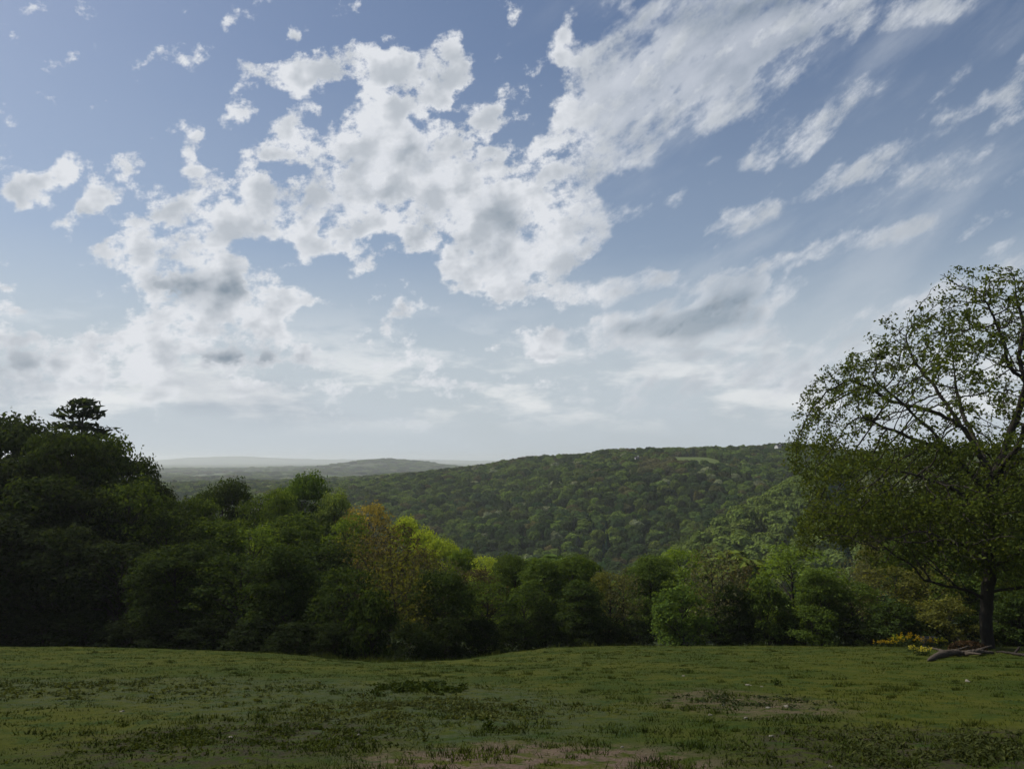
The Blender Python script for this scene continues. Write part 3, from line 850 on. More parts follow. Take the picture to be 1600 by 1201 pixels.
# low growth along the brow of the meadow
UNDER = [(18, 950, 71, 90), (85, 958, 70, 80), (150, 955, 69, 84), (215, 962, 68, 78), (280, 960, 66, 80), (345, 965, 64, 84), (410, 968, 61, 76),
         (470, 972, 58, 72), (530, 975, 57, 66), (645, 972, 56, 70), (700, 968, 58, 66), (750, 966, 63, 62), (800, 965, 68, 58), (850, 958, 76, 56), (900, 962, 78, 52),
         (945, 965, 80, 50), (990, 968, 81, 48), (1110, 964, 80, 56), (1160, 966, 79, 54), (1225, 968, 78, 50), (1310, 966, 77, 56), (1350, 972, 76, 46), (1425, 968, 76, 56),
         (1505, 960, 77, 60), (1555, 966, 77, 50), (1610, 955, 77, 60)]
near_word = ['at the left frame edge', 'under the pine', 'under the left wood, third from the edge', 'under the falling edge of the left wood', 'below the dip in the left wood',
  'below the dark dome shaped tree', 'at the left end of the hollow', 'in the hollow below the bright round tree', 'in the hollow left of the spreading dark bush', 'in the hollow right of the spreading dark bush',
  'where the hollow starts to rise', 'below the bright sloping row', 'left of the centre of the field edge', 'below the tall narrow tree at the centre', 'below the rounded dull green tree',
  'below the olive tree right of centre', 'left of the bright rounded bush', 'at the foot of the ivy covered stem', 'at the foot of the brownish thin tree', 'below the large yellow green tree',
  'left of the yellow flowers', 'touching the left end of the yellow flowers', 'behind the right end of the yellow flowers', 'just left of the oak stem', 'just right of the oak stem', 'at the right frame edge']
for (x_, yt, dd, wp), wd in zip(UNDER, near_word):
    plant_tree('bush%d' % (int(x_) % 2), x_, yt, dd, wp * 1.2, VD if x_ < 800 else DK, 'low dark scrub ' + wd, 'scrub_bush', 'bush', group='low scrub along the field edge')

# ================================================================== the oak
OAK_D = 62.0
def oak_pt(px, py, dy=0.0):
    d0 = pdir(px, 718); dt = pdir(px, py)
    x0 = d0.x / d0.y * OAK_D
    return np.array([x0, OAK_D + dy, EYE + dt.z / dt.y * OAK_D])
ob = oak_pt(1530, 1012); ob[2] = gz(ob[0], OAK_D)
MPX = OAK_D / FPX
LINES = [
 [(1530, 1022, 0), (1527, 975, 0), (1530, 935, 0), (1538, 890, 0), (1540, 840, 0), (1545, 790, 0), (1550, 745, 0)],
 [(1545, 790, 0), (1515, 752, -1), (1480, 722, -2), (1440, 700, -2.5), (1400, 688, -3), (1360, 672, -3), (1325, 655, -3)],
 [(1550, 745, 0), (1537, 700, 1), (1527, 668, 1.5), (1495, 645, 2), (1455, 632, 2), (1415, 622, 2.5), (1385, 600, 2.5), (1350, 590, 2)],
 [(1480, 722, -2), (1452, 678, -1), (1428, 645, 0), (1405, 622, 0), (1378, 600, 0)],
 [(1550, 745, 0), (1572, 700, 0), (1592, 650, 0), (1598, 600, -1), (1588, 560, -1), (1600, 515, -1), (1590, 470, -1)],
 [(1598, 600, -1), (1572, 572, -1), (1560, 540, -1.5), (1540, 500, -2)],
 [(1537, 700, 1), (1500, 600, 3), (1480, 560, 4), (1465, 520, 4)],
 [(1592, 650, 0), (1630, 600, 1), (1680, 560, 2), (1740, 530, 2)],
 [(1550, 745, 0), (1610, 715, 1), (1680, 690, 1), (1770, 660, 1)],
 [(1550, 745, 0), (1540, 700, -4), (1525, 650, -7), (1510, 600, -9)],
 [(1550, 745, 0), (1590, 700, 5), (1600, 640, 8), (1600, 580, 9)],
 [(1540, 840, 0), (1500, 800, -2.5), (1450, 770, -5), (1400, 750, -6), (1350, 735, -6)],
 [(1540, 840, 0), (1600, 800, -2), (1660, 780, -4)],
 [(1530, 935, 0), (1500, 922, -.5), (1460, 912, -1.5), (1415, 900, -2)],
 [(1531, 925, 0), (1560, 918, -.5), (1610, 908, -1), (1670, 895, -1)],
 [(1538, 890, 0), (1490, 860, -3), (1440, 840, -5), (1400, 830, -6)],
 [(1538, 890, 0), (1540, 850, -4), (1560, 820, -7)],
]
start = []; keyed = {}
for ln in LINES:
    pts = [oak_pt(*q) for q in ln]
    prev = keyed.get(ln[0][:2], -1)
    if prev == -1 and start:
        prev = min(range(len(start)), key=lambda q: np.linalg.norm(start[q][0] - pts[0]))
    if not start: start.append((pts[0], -1)); prev = 0
    for a_, b_, key in zip(pts[:-1], pts[1:], ln[1:]):
        n_ = max(1, int(np.linalg.norm(b_ - a_) / .5))
        for q in range(1, n_ + 1):
            jit = rng.normal(size=3) * .045 if q < n_ else 0
            start.append((a_ + (b_ - a_) * q / n_ + jit, prev)); prev = len(start) - 1
        keyed[key[:2]] = prev
ro = np.random.default_rng(101)
att = []
def oak_att(n, cx, rho_max, top_tab, thick, power=.5, thpow=1.4):
    rho = ro.uniform(0, 1, n) ** power * rho_max; an = ro.uniform(0, 2 * np.pi, n)
    rx = rho * (1 + .07 * np.sin(3 * an + 1)); lump = 15 * np.sin(an * 7 + rho * .05) + 14 * np.sin(rho * .11 + an * 3)
    tp_ = np.interp(rho, [q[0] for q in top_tab], [q[1] for q in top_tab]) + lump
    yy_ = tp_ + ro.uniform(0, 1, n) ** thpow * np.interp(rho, [0, rho_max], thick)
    for a_, r_, y_ in zip(an, rx, yy_):
        p = oak_pt(cx + r_ * math.cos(a_), y_); p[1] += r_ * math.sin(a_) * MPX * .9
        att.append(p)
TOP = [(0, 416), (60, 424), (120, 446), (160, 480), (200, 512), (260, 556), (300, 588), (325, 625), (338, 660)]
oak_att(5200, 1600, 338, TOP, (135, 60), .5, 1.5)
oak_att(350, 1590, 330, [(0, 560), (200, 620), (330, 690)], (150, 60), .55, 1.0)
oak_att(4200, 1550, 290, [(0, 735), (150, 745), (285, 790)], (185, 60), .5, 1.0)
oak_att(900, 1570, 325, [(0, 700), (230, 705), (325, 695)], (60, 75), .35, 1.0)
att = np.array(att) - ob
start = [(p - ob, q) for p, q in start]
def oak_leafing(P, r):
    q = fnoise(P[:, 0] / 1.5 + P[:, 2] / 2.1, P[:, 1] / 1.5 + P[:, 2] / 1.7, 404, 2)
    low = P[:, 2] < (1012 - 690) * MPX          # the leafy lower boughs
    cnt = np.where(q > .54, 11, np.where(q > .45, 5, np.where(q > .36, 1, 0)))
    ql = fnoise(P[:, 0] / 2.6 + P[:, 1] / 5, P[:, 2] / 1.15 + P[:, 1] / 6, 505, 2)
    q = np.where(low, ql, q)
    cnt = np.where(low, np.where(q > .47, 24, np.where(q > .39, 9, 1)), cnt)
    return cnt.astype(int), np.where(low, .38, .25)
(LV, LF, LA), (TV, TF) = skeleton_tree(start, att, 5, .42, .0165, 5, .21, .24, cap=.44, tw=.030, wander=.20, di=4.5, dk=.62, more=oak_leafing)
oak = bpy.data.objects.new('oak_tree', None); COL.objects.link(oak); oak.location = ob
tagged(oak, 'large spreading oak with bare dark limbs against the sky at the right frame edge', 'tree')
oc = link('crown', mesh_np('oak_crown', LV, LF, M_LEAF, False, {'leaf': ('FACE', LA)}), oak); oc.color = (.068, .092, .018, 1)
ot = link('trunk', mesh_np('oak_trunk', TV, TF, M_BARK, True), oak)
print('OAK leaves', len(LF), 'segs', len(TF) // 6)

# ================================================================== the wooded hillside across the valley
def hill_crown(seed, R=5.0, H=9.0, cone=False):
    r = np.random.default_rng(seed)
    C_, O_ = [], []
    if cone:
        n = 620; t = r.uniform(0, 1, n) ** 1.3; a = r.uniform(0, 6.283, n)
        rd_ = R * .62 * (1 - t) * (1 + .25 * np.sin(t * 40)) + .15
        C_.append(np.stack([np.cos(a) * rd_, np.sin(a) * rd_, H * (.05 + 1.15 * t)], 1)); O_.append(np.stack([np.cos(a), np.sin(a), .4 + 0 * a], 1))
    else:
        for k in range(15):
            a = r.uniform(0, 6.283); q = r.uniform(0, 1) ** .5 * R * .68; z = H * .60 + H * .30 * math.sqrt(max(0, 1 - (q / (R * .8)) ** 2)) * r.uniform(.4, 1)
            lr = r.uniform(1.3, 2.3); n = 62
            d = r.normal(size=(n, 3)); d /= np.linalg.norm(d, axis=1, keepdims=True); d[:, 2] = np.abs(d[:, 2] + .15)
            C_.append(np.array([math.cos(a) * q, math.sin(a) * q, z]) + d * lr * r.uniform(.75, 1.05, (n, 1)) * np.array([1, 1, .85])); O_.append(d)
        n = 210; a = r.uniform(0, 6.283, n); z = r.uniform(.12, .75, n)
        C_.append(np.stack([np.cos(a) * R * (.55 + .45 * z), np.sin(a) * R * (.55 + .45 * z), H * z], 1) + r.normal(size=(n, 3)) * .35); O_.append(np.stack([np.cos(a), np.sin(a), 0 * a], 1))
    C_ = np.concatenate(C_); O_ = np.concatenate(O_)
    V_, F_, A_ = leaf_quads(C_, 1.25 if not cone else .95, r, O_, aniso=1.3, bias=.8)
    tv, tf = tubes([(np.array([0, 0, -1.]), np.array([0, 0, H * .6]), .28, .16)])
    return np.concatenate([V_, tv]), np.concatenate([F_, tf + len(V_)]), np.concatenate([A_, np.zeros(len(tf))])
HC = [hill_crown(200 + k) for k in range(6)] + [hill_crown(300, cone=True), hill_crown(301, cone=True)]

r3 = np.random.default_rng(33)
cand = []
# one crown per jittered cell, cells growing with distance
def scatter(d0, d1, cell, a0, a1):
    out_ = []
    xs = np.arange(a0 * d1, a1 * d1, cell); ys = np.arange(d0, d1, cell)
    X, Y = np.meshgrid(xs, ys); X = X + r3.uniform(-.42, .42, X.shape) * cell + (np.arange(len(ys)) % 2)[:, None] * cell * .5
    Y = Y + r3.uniform(-.42, .42, Y.shape) * cell
    m = (X / Y > a0) & (X / Y < a1)
    return X[m], Y[m], np.full(m.sum(), cell)
bands = [scatter(118, 300, 8.6, -.85, .85), scatter(300, 700, 8.8, -.62, .80), scatter(700, 1250, 9.6, -.60, .78), scatter(1250, 2300, 17, -.50, .2), scatter(2300, 5200, 34, -.5, .12)]
X = np.concatenate([q[0] for q in bands]); Y = np.concatenate([q[1] for q in bands]); CS = np.concatenate([q[2] for q in bands])
Z = height(X, Y, False)
keep = np.ones(len(X), bool)
keep &= (((X - GL[0]) / 33) ** 2 + ((Y - GL[1]) / 88) ** 2) > 1          # the small pasture
fieldy = fnoise(X / 420, Y / 420, 91, 3)
keep &= ~((Y > 1500) & (fieldy > .52) & (r3.uniform(0, 1, len(X)) > .10))
PXs = 800 + FPX * X / Y
# clearances for trees placed one by one
keep &= ~((Y < 150) & (PXs > 250) & (PXs < 1700) & (r3.uniform(0, 1, len(X)) > .35))
X, Y, Z, CS, PXs = X[keep], Y[keep], Z[keep], CS[keep], PXs[keep]
n = len(X)
sc_r = CS / 8.8 * r3.uniform(.82, 1.28, n); sc_z = np.where(CS < 12, r3.uniform(.85, 1.35, n), CS / 8.8 * np.where(CS < 20, r3.uniform(.42, .62, n), r3.uniform(.2, .34, n)))
TOPZ = Z + 9.5 * sc_z - EYE
PYs = 718 - FPX * TOPZ / Y
# line of sight over the canopy in between
vis = np.ones(n, bool)
for f in np.linspace(.30, .985, 60):
    zz_ = height(X * f, Y * f, False) + np.where(Y * f > 130, 8.0, 0) - EYE
    vis &= ~(zz_ > (TOPZ * f + .8))
# tint in patches, as the wood shows
pt = fnoise(X / 75, Y / 75, 55, 3); pr = r3.uniform(0, 1, n)
kindc = np.zeros(n, int)      # 0 mid green 1 dark 2 fresh 3 brownish 4 pale 5 conifer
kindc[pr < .30] = 1; kindc[pr > .72] = 2; kindc[(pr > .62) & (pr < .70)] = 3; kindc[(pr > .70) & (pr < .725)] = 4
kindc[(pt > .63) & (pr < .65)] = 1; kindc[(pt < .36) & (pr > .35)] = 2
def near_px(x, y, rx, ry): return ((PXs - x) / rx) ** 2 + ((PYs - y) / ry) ** 2 < 1
kindc[near_px(1385, 765, 75, 28) & (pr < .75)] = 4
kindc[near_px(1310, 800, 34, 60)] = 5
kindc[near_px(1165, 800, 40, 26) & (pr < .6)] = 1
kindc[near_px(1035, 720, 40, 16) & (pr < .8)] = 3
kindc[near_px(930, 830, 30, 24) & (pr < .25)] = 5
kindc[(near_px(760, 795, 130, 40)) & (pr < .55)] = 1
BASE = np.array([(.070, .108, .024), (.040, .066, .020), (.100, .150, .028), (.088, .092, .034), (.19, .22, .12), (.018, .040, .024)])
tint = BASE[kindc] * r3.uniform(.82, 1.2, (n, 1)) * np.array([1.0, 1.0, 1.0]) + r3.normal(size=(n, 3)) * np.array([.004, .003, .003])
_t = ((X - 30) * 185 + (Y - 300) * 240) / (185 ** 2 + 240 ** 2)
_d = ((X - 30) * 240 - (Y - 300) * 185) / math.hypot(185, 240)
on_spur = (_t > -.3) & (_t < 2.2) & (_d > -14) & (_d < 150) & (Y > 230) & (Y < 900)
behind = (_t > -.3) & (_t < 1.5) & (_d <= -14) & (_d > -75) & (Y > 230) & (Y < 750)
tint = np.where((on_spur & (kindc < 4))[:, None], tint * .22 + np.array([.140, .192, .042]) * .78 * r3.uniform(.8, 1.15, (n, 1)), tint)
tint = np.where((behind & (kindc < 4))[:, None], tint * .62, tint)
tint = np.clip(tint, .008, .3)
idx_p = np.where(kindc == 5, 6 + r3.integers(0, 2, n), r3.integers(0, 6, n))
rotz = r3.uniform(0, 6.283, n)

HM = [mesh_np('hillside_tree', *hc[:2], M_LEAF_FAR, False, {'leaf': ('FACE', hc[2])}) for hc in HC]
inview = vis & (PXs > 5) & (PXs < 1330) & (PYs < 868) & (Y > 190)
order = np.where(inview)[0]
order = order[np.argsort(Y[order] / sc_r[order])][:192]
solo = np.zeros(n, bool); solo[order] = True
LOOK = ['mid green rounded tree', 'dark green rounded tree', 'fresh yellow green tree', 'brownish tree in bud', 'pale grey green tree in blossom', 'dark pointed conifer']
for q in order:
    o_ = bpy.data.objects.new('hillside_tree', HM[idx_p[q]]); COL.objects.link(o_)
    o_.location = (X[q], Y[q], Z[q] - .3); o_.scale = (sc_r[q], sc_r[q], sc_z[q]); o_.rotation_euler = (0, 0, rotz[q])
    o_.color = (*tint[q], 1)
    onspur = (PXs[q] > 1000) and (Y[q] < 560)
    lab = LOOK[kindc[q]] + (' on the nearer spur at the right' if onspur else ' low on the opposite hillside')
    tagged(o_, lab, 'tree', lab.replace('tree ', 'trees ').replace('conifer ', 'conifers '))
# all the rest of the wood: one object, crowns set on points
rest = np.where(~solo)[0]
pm = bpy.data.meshes.new('distant_woodland')
pm.vertices.add(len(rest)); pm.vertices.foreach_set('co', np.stack([X[rest], Y[rest], Z[rest] - .3], 1).astype(np.float32).ravel())
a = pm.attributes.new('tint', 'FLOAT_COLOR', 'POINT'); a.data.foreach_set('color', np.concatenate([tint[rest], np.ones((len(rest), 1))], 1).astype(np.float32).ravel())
a = pm.attributes.new('size', 'FLOAT_VECTOR', 'POINT'); a.data.foreach_set('vector', np.stack([sc_r[rest], sc_r[rest], sc_z[rest]], 1).astype(np.float32).ravel())
a = pm.attributes.new('turn', 'FLOAT_VECTOR', 'POINT'); a.data.foreach_set('vector', np.stack([0 * rotz[rest], 0 * rotz[rest], rotz[rest]], 1).astype(np.float32).ravel())
a = pm.attributes.new('which', 'INT', 'POINT'); a.data.foreach_set('value', idx_p[rest].astype(np.int32))
wood = link('distant_woodland', pm)
tagged(wood, 'continuous broadleaf woodland covering the far valley sides and plain', kind='stuff')
pc = bpy.data.collections.new('woodland_crowns')
for k, hc in enumerate(HC):
    po = bpy.data.objects.new('woodland_crown_%02d' % k, mesh_np('woodland_crown', *hc[:2], M_LEAF_INST, False, {'leaf': ('FACE', hc[2])}))
    pc.objects.link(po)
ng = bpy.data.node_groups.new('plant_woodland', 'GeometryNodeTree')
ng.interface.new_socket('Geometry', in_out='INPUT', socket_type='NodeSocketGeometry')
ng.interface.new_socket('Geometry', in_out='OUTPUT', socket_type='NodeSocketGeometry')
gi = ng.nodes.new('NodeGroupInput'); go = ng.nodes.new('NodeGroupOutput')
iop = ng.nodes.new('GeometryNodeInstanceOnPoints'); ci = ng.nodes.new('GeometryNodeCollectionInfo')
ci.inputs['Collection'].default_value = pc; ci.inputs['Separate Children'].default_value = True; ci.inputs['Reset Children'].default_value = True
def named(nm, ty):
    nn = ng.nodes.new('GeometryNodeInputNamedAttribute'); nn.data_type = ty; nn.inputs['Name'].default_value = nm
    return nn.outputs['Attribute']
ng.links.new(gi.outputs[0], iop.inputs['Points']); ng.links.new(ci.outputs[0], iop.inputs['Instance'])
iop.inputs['Pick Instance'].default_value = True
ng.links.new(named('which', 'INT'), iop.inputs['Instance Index'])
ng.links.new(named('size', 'FLOAT_VECTOR'), iop.inputs['Scale'])
ng.links.new(named('turn', 'FLOAT_VECTOR'), iop.inputs['Rotation'])
ng.links.new(iop.outputs[0], go.inputs[0])
md = wood.modifiers.new('plant_woodland', 'NODES'); md.node_group = ng
print('WOOD', n, 'vis', vis.sum(), 'solo', len(order))
# ================================================================== grass standing on the meadow
r5 = np.random.default_rng(55)
M_GRASS, h, b, o = new_mat('grass_blades')
geo = h.n.new('ShaderNodeNewGeometry'); pos = h.vm('MULTIPLY', geo.outputs['Position'], (1, 1, 0))
lf = h.n.new('ShaderNodeAttribute'); lf.attribute_name = 'leaf'
c = h.mix(h.smooth(h.noise(pos, .16, 5, .6), .35, .65), (.030, .046, .006), (.056, .066, .008))
c = h.mix(h.smooth(h.noise(pos, 1.3, 5, .65), .46, .66), c, (.032, .048, .008))
c = h.mix(h.smooth(lf.outputs['Fac'], .90, .97), c, (.085, .085, .035))
c = h.vm('SCALE', c, scale=h.mapr(lf.outputs['Fac'], 0, 1, .7, 1.25))
h.l.new(c, b.inputs['Base Color'])
up = h.vm('NORMALIZE', h.vm('ADD', h.vm('SCALE', geo.outputs['Normal'], scale=.35), (0, 0, 1)))
h.l.new(up, b.inputs['Normal'])
tr = h.n.new('ShaderNodeBsdfTranslucent'); h.l.new(c, tr.inputs[0])
mx = h.n.new('ShaderNodeMixShader'); mx.inputs[0].default_value = .15
h.l.new(b.outputs[0], mx.inputs[1]); h.l.new(tr.outputs[0], mx.inputs[2]); h.l.new(mx.outputs[0], o.inputs[0])

def blades(x, y, n_each, hgt, wid, lean=.45, spread=.06):
    """tufts of narrow pointed blades rooted on the turf"""
    m = len(x)
    X_ = np.repeat(x, n_each) + r5.normal(size=m * n_each) * np.repeat(spread, n_each) if np.ndim(spread) else np.repeat(x, n_each) + r5.normal(size=m * n_each) * spread
    Y_ = np.repeat(y, n_each) + r5.normal(size=m * n_each) * (np.repeat(spread, n_each) if np.ndim(spread) else spread)
    H_ = np.repeat(hgt, n_each) * r5.uniform(.5, 1.2, m * n_each); W_ = np.repeat(wid, n_each)
    Z_ = height(X_, Y_) - .01
    a = r5.uniform(0, np.pi, len(X_)); ux, uy = np.cos(a) * W_ / 2, np.sin(a) * W_ / 2
    lx, ly = r5.normal(size=len(X_)) * lean * H_, r5.normal(size=len(X_)) * lean * H_
    B0 = np.stack([X_ - ux, Y_ - uy, Z_], 1); B1 = np.stack([X_ + ux, Y_ + uy, Z_], 1); T_ = np.stack([X_ + lx, Y_ + ly, Z_ + H_], 1)
    V_ = np.stack([B0, B1, T_], 1).reshape(-1, 3)
    return V_, np.arange(len(V_)).reshape(-1, 3), np.repeat(r5.uniform(0, 1, m), n_each) * .6 + r5.uniform(0, .4, len(X_))
def polar(n, r0, r1, a0=-.80, a1=.80, pw=1.0):
    rr_ = r0 * (r1 / r0) ** (r5.uniform(0, 1, n) ** pw); aa = r5.uniform(a0, a1, n)
    return rr_ * np.sin(aa), rr_ * np.cos(aa)
gx, gy = polar(46000, 5.5, 78)
tn = fnoise(gx / .9, gy / .9, 61, 3); rr_ = np.hypot(gx, gy)
kp = (r5.uniform(0, 1, len(gx)) < np.clip((tn - .28) * 3.2, .12, 1))
def in_patch(x, y, c, rx, ry): return ((x - c[0]) / rx) ** 2 + ((y - c[1]) / ry) ** 2 < 1
kp &= ~(in_patch(gx, gy, (G_SOIL[0], G_SOIL[1] + .1), 2.3, 1.9) & (r5.uniform(0, 1, len(gx)) < .8))
kp &= gy < crest(np.arctan2(gx, gy)) + 1.0
gx, gy, tn = gx[kp], gy[kp], tn[kp]; rr_ = np.hypot(gx, gy)
V_, F_, A_ = blades(gx, gy, 4, .022 + .060 * np.clip(tn - .35, 0, 1) * 1.4 + .0006 * rr_, .007 + .0011 * rr_, spread=.02 + .0022 * rr_)
grass = tagged(link('grass', mesh_np('grass', V_, F_, M_GRASS, False, {'leaf': ('FACE', A_)})), 'short green grass covering the sloping pasture', 'grass', kind='stuff')
# rank tussocks the cattle have left
tx, ty = polar(900, 8, 70)
tcl = fnoise(tx / 5, ty / 5, 71, 3); kp = (tcl > .50) & (ty < crest(np.arctan2(tx, ty)))
tx, ty = tx[kp], ty[kp]; rr_ = np.hypot(tx, ty)
V_, F_, A_ = blades(tx, ty, 46, np.full(len(tx), .12) * r5.uniform(.5, 1.2, len(tx)), .009 + .0009 * rr_, lean=.5, spread=r5.uniform(.06, .22, len(tx)))
M_TUSS = M_GRASS.copy(); M_TUSS.name = 'tussock_blades'
tus = tagged(link('tussock_grass', mesh_np('tussock_grass', V_, F_, M_GRASS, False, {'leaf': ('FACE', A_ * .75)})), 'darker rank tufts of grass dotted over the pasture', 'grass', kind='stuff')
# a fringe of longer grass along the brow
fa = r5.uniform(-.66, .66, 2600); fc_ = crest(fa) + r5.uniform(-2.0, 1.6, 2600); fx, fy = fc_ * np.tan(fa), fc_
V_, F_, A_ = blades(fx, fy, 5, np.full(2600, .34) * r5.uniform(.3, 1.3, 2600) * (.4 + 2.2 * fnoise(fx / 2.5, fy / 2.5, 88, 2) ** 2), np.full(2600, .05), lean=.35, spread=.22)
fr_ = tagged(link('field_edge_grass', mesh_np('field_edge_grass', V_, F_, M_GRASS, False, {'leaf': ('FACE', A_ * .8)})), 'fringe of longer uncut grass along the far edge of the pasture', 'grass', kind='stuff')

# ------------------------------------------------------------------ weeds
M_WEED = leaf_mat('weed_leaves', transl=.25)
def weeds(name, label, cpt, rx, ry, n, hh, col, size=.10, seed=1, thr=.42):
    r = np.random.default_rng(seed)
    x = cpt[0] + r.normal(size=n) * rx * .55; y = cpt[1] + r.normal(size=n) * ry * .55
    k = fnoise(x / .55, y / .55, seed, 2) > thr; x, y = x[k], y[k]
    m = 9
    X_ = np.repeat(x, m) + r.normal(size=len(x) * m) * .07; Y_ = np.repeat(y, m) + r.normal(size=len(x) * m) * .07
    hp = np.repeat(r.uniform(.35, 1.2, len(x)) * hh, m)
    Z_ = height(X_, Y_) + hp * r.uniform(0.05, 1, len(X_))
    V_, F_, A_ = leaf_quads(np.stack([X_, Y_, Z_], 1), size, r, np.array([[0, 0, 1.]]).repeat(len(X_), 0), aniso=2.2, bias=.35)
    o_ = link(name, mesh_np(name, V_, F_, M_WEED, False, {'leaf': ('FACE', A_)})); o_.color = (*col, 1)
    return tagged(o_, label, 'weeds', kind='stuff')
weeds('weed_patch', 'dark clump of tall weeds in the middle of the pasture', G_MOUND, 1.0, .8, 240, .16, (.036, .052, .012), .12, 3, .30)
weeds('weed_patch', 'greyish band of low thistles in front of the dark weed clump', G_WEED1, 2.6, 2.6, 800, .06, (.058, .068, .022), .06, 4, .47)
weeds('weed_patch', 'patch of trampled weeds in the bottom right corner', (G_WEED2[0] + .8, G_WEED2[1] - .3), 2.4, 1.9, 1000, .07, (.046, .056, .018), .05, 5, .46)
weeds('weed_patch', 'dark low weeds at the bottom left of the bare soil', G_WEED4, 2.2, 1.8, 600, .05, (.046, .060, .014), .05, 6, .48)
weeds('weed_patch', 'pale grey green thistles spread over the left of the pasture', G_WEED3, 6.5, 3.5, 380, .07, (.064, .078, .026), .09, 7, .48)
weeds('weed_patch', 'ragged weeds around the pale stony patch right of centre', G_SOIL2, 1.3, 1.7, 220, .06, (.036, .046, .020), .06, 8, .50)
def stem_weed(px, py, hh, col, label, seed):
    g = ground_at(px, py); r = np.random.default_rng(seed)
    root = bpy.data.objects.new('weed_plant', None); COL.objects.link(root); root.location = g
    tagged(root, label, 'weed')
    segs = []; C_ = []
    for k in range(5):
        q = np.array([r.normal() * .05, r.normal() * .05, hh * r.uniform(.7, 1)])
        segs += limb((0, 0, -.02), q, .006, .003, r, .04, 3)
        t = r.uniform(.1, 1, 14)[:, None]; C_.append(q * t + r.normal(size=(14, 3)) * .045)
    V_, F_ = tubes(segs, 4); ob_ = link('stem', mesh_np('stem', V_, F_, M_WEED), root); ob_.color = (.03, .04, .015, 1)
    V_, F_, A_ = leaf_quads(np.concatenate(C_), .06, r); ob_ = link('foliage', mesh_np('foliage', V_, F_, M_WEED, False, {'leaf': ('FACE', A_)}), root); ob_.color = (*col, 1)
stem_weed(766, 1142, .15, (.034, .052, .012), 'single dark upright weed standing apart right of the thistle band', 1)
stem_weed(590, 1088, .12, (.034, .052, .012), 'small dark weed just left of the tall weed clump', 2)
stem_weed(1212, 1070, .15, (.034, .052, .012), 'dark weed beside the top of the stony patch', 3)

# ------------------------------------------------------------------ stones
M_STONE, h, b, o = new_mat('stone')
tcn = h.n.new('ShaderNodeTexCoord')
h.l.new(h.mix(h.noise(tcn.outputs['Object'], 9, 5, .65), (.09, .08, .06), (.25, .235, .19)), b.inputs['Base Color'])
def stone_mesh(seed):
    bm = bmesh.new(); bmesh.ops.create_icosphere(bm, subdivisions=3, radius=1)
    for v in bm.verts:
        p = v.co.copy(); s = 1 + .22 * math.sin(p.x * 2.3 + seed) * math.cos(p.y * 3.1 - seed) + .12 * math.sin(p.z * 6 + p.x * 4 + seed)
        v.co = Vector((p.x * s * 1.25, p.y * s * .85, p.z * s * .55))
    me = bpy.data.meshes.new('stone'); bm.to_mesh(me); bm.free(); me.materials.append(M_STONE); return me
SM = [stone_mesh(k) for k in range(3)]
STONES = [
 (1205, 1151, .045, 'pale stone lying alone in the grass left of the trampled weeds'), (1512, 1065, .12, 'flat pale stone on the grass below the fallen branch'),
 (1170, 1071, .10, 'largest pale stone at the top of the stony patch'), (1190, 1073, .06, 'small stone right of the largest one in the stony patch'), (1228, 1104, .07, 'stone at the right end of the stony patch'),
 (1200, 1106, .06, 'stone just left of the end one in the stony patch'), (1130, 1102, .055, 'stone at the left side of the stony patch'), (1110, 1117, .045, 'small stone at the lower left of the stony patch'),
 (1165, 1122, .05, 'stone at the bottom of the stony patch'), (1068, 1056, .07, 'pale stone in the grass above and left of the stony patch'),
 (972, 1168, .03, 'little stone right of the bare soil'), (1298, 1198, .035, 'pale stone at the bottom edge by the trampled weeds'), (1530, 1155, .05, 'stone among the trampled weeds near the right edge'),
 (560, 1148, .04, 'pale stone below the thistle band'), (360, 1152, .05, 'stone among the dark low weeds at lower left'), (190, 1112, .06, 'lone pale stone on the left of the pasture'),
 (700, 1188, .035, 'stone on the left rim of the bare soil'), (905, 1190, .03, 'stone on the right rim of the bare soil'), (800, 1172, .028, 'stone on the upper rim of the bare soil')]
for k, (px_, py_, s_, lb) in enumerate(STONES):
    g = ground_at(px_, py_); o_ = link('stone', SM[k % 3]); s_ *= .72; o_.location = (g[0], g[1], g[2] + s_ * .1); o_.scale = (s_, s_, s_); o_.rotation_euler = (0, 0, k * 1.3)
    tagged(o_, lb, 'stone', 'pale stones lying on the pasture')

# ------------------------------------------------------------------ fallen branch by the oak
M_DEAD, h, b, o = new_mat('weathered_wood')
tcn = h.n.new('ShaderNodeTexCoord')
h.l.new(h.mix(h.noise(h.vm('MULTIPLY', tcn.outputs['Object'], (1.2, 5, 5)), 2.0, 5, .7), (.032, .026, .02), (.11, .09, .07)), b.inputs['Base Color'])
bp = h.n.new('ShaderNodeBump'); bp.inputs['Strength'].default_value = 1; bp.inputs['Distance'].default_value = .05
h.l.new(h.noise(tcn.outputs['Object'], 6, 5, .7), bp.inputs['Height']); h.l.new(bp.outputs[0], b.inputs['Normal'])
def lie(px_, py_, up=0.0):
    g = ground_at(px_, py_); return np.array([g[0], g[1], g[2] + up])
r6 = np.random.default_rng(66)
def stand(px_, D_, up=0.0):
    d = pdir(px_, 718); x = d.x / d.y * D_
    return np.array([x, D_, gz(x, D_) + up])
org = lie(1500, 1024)
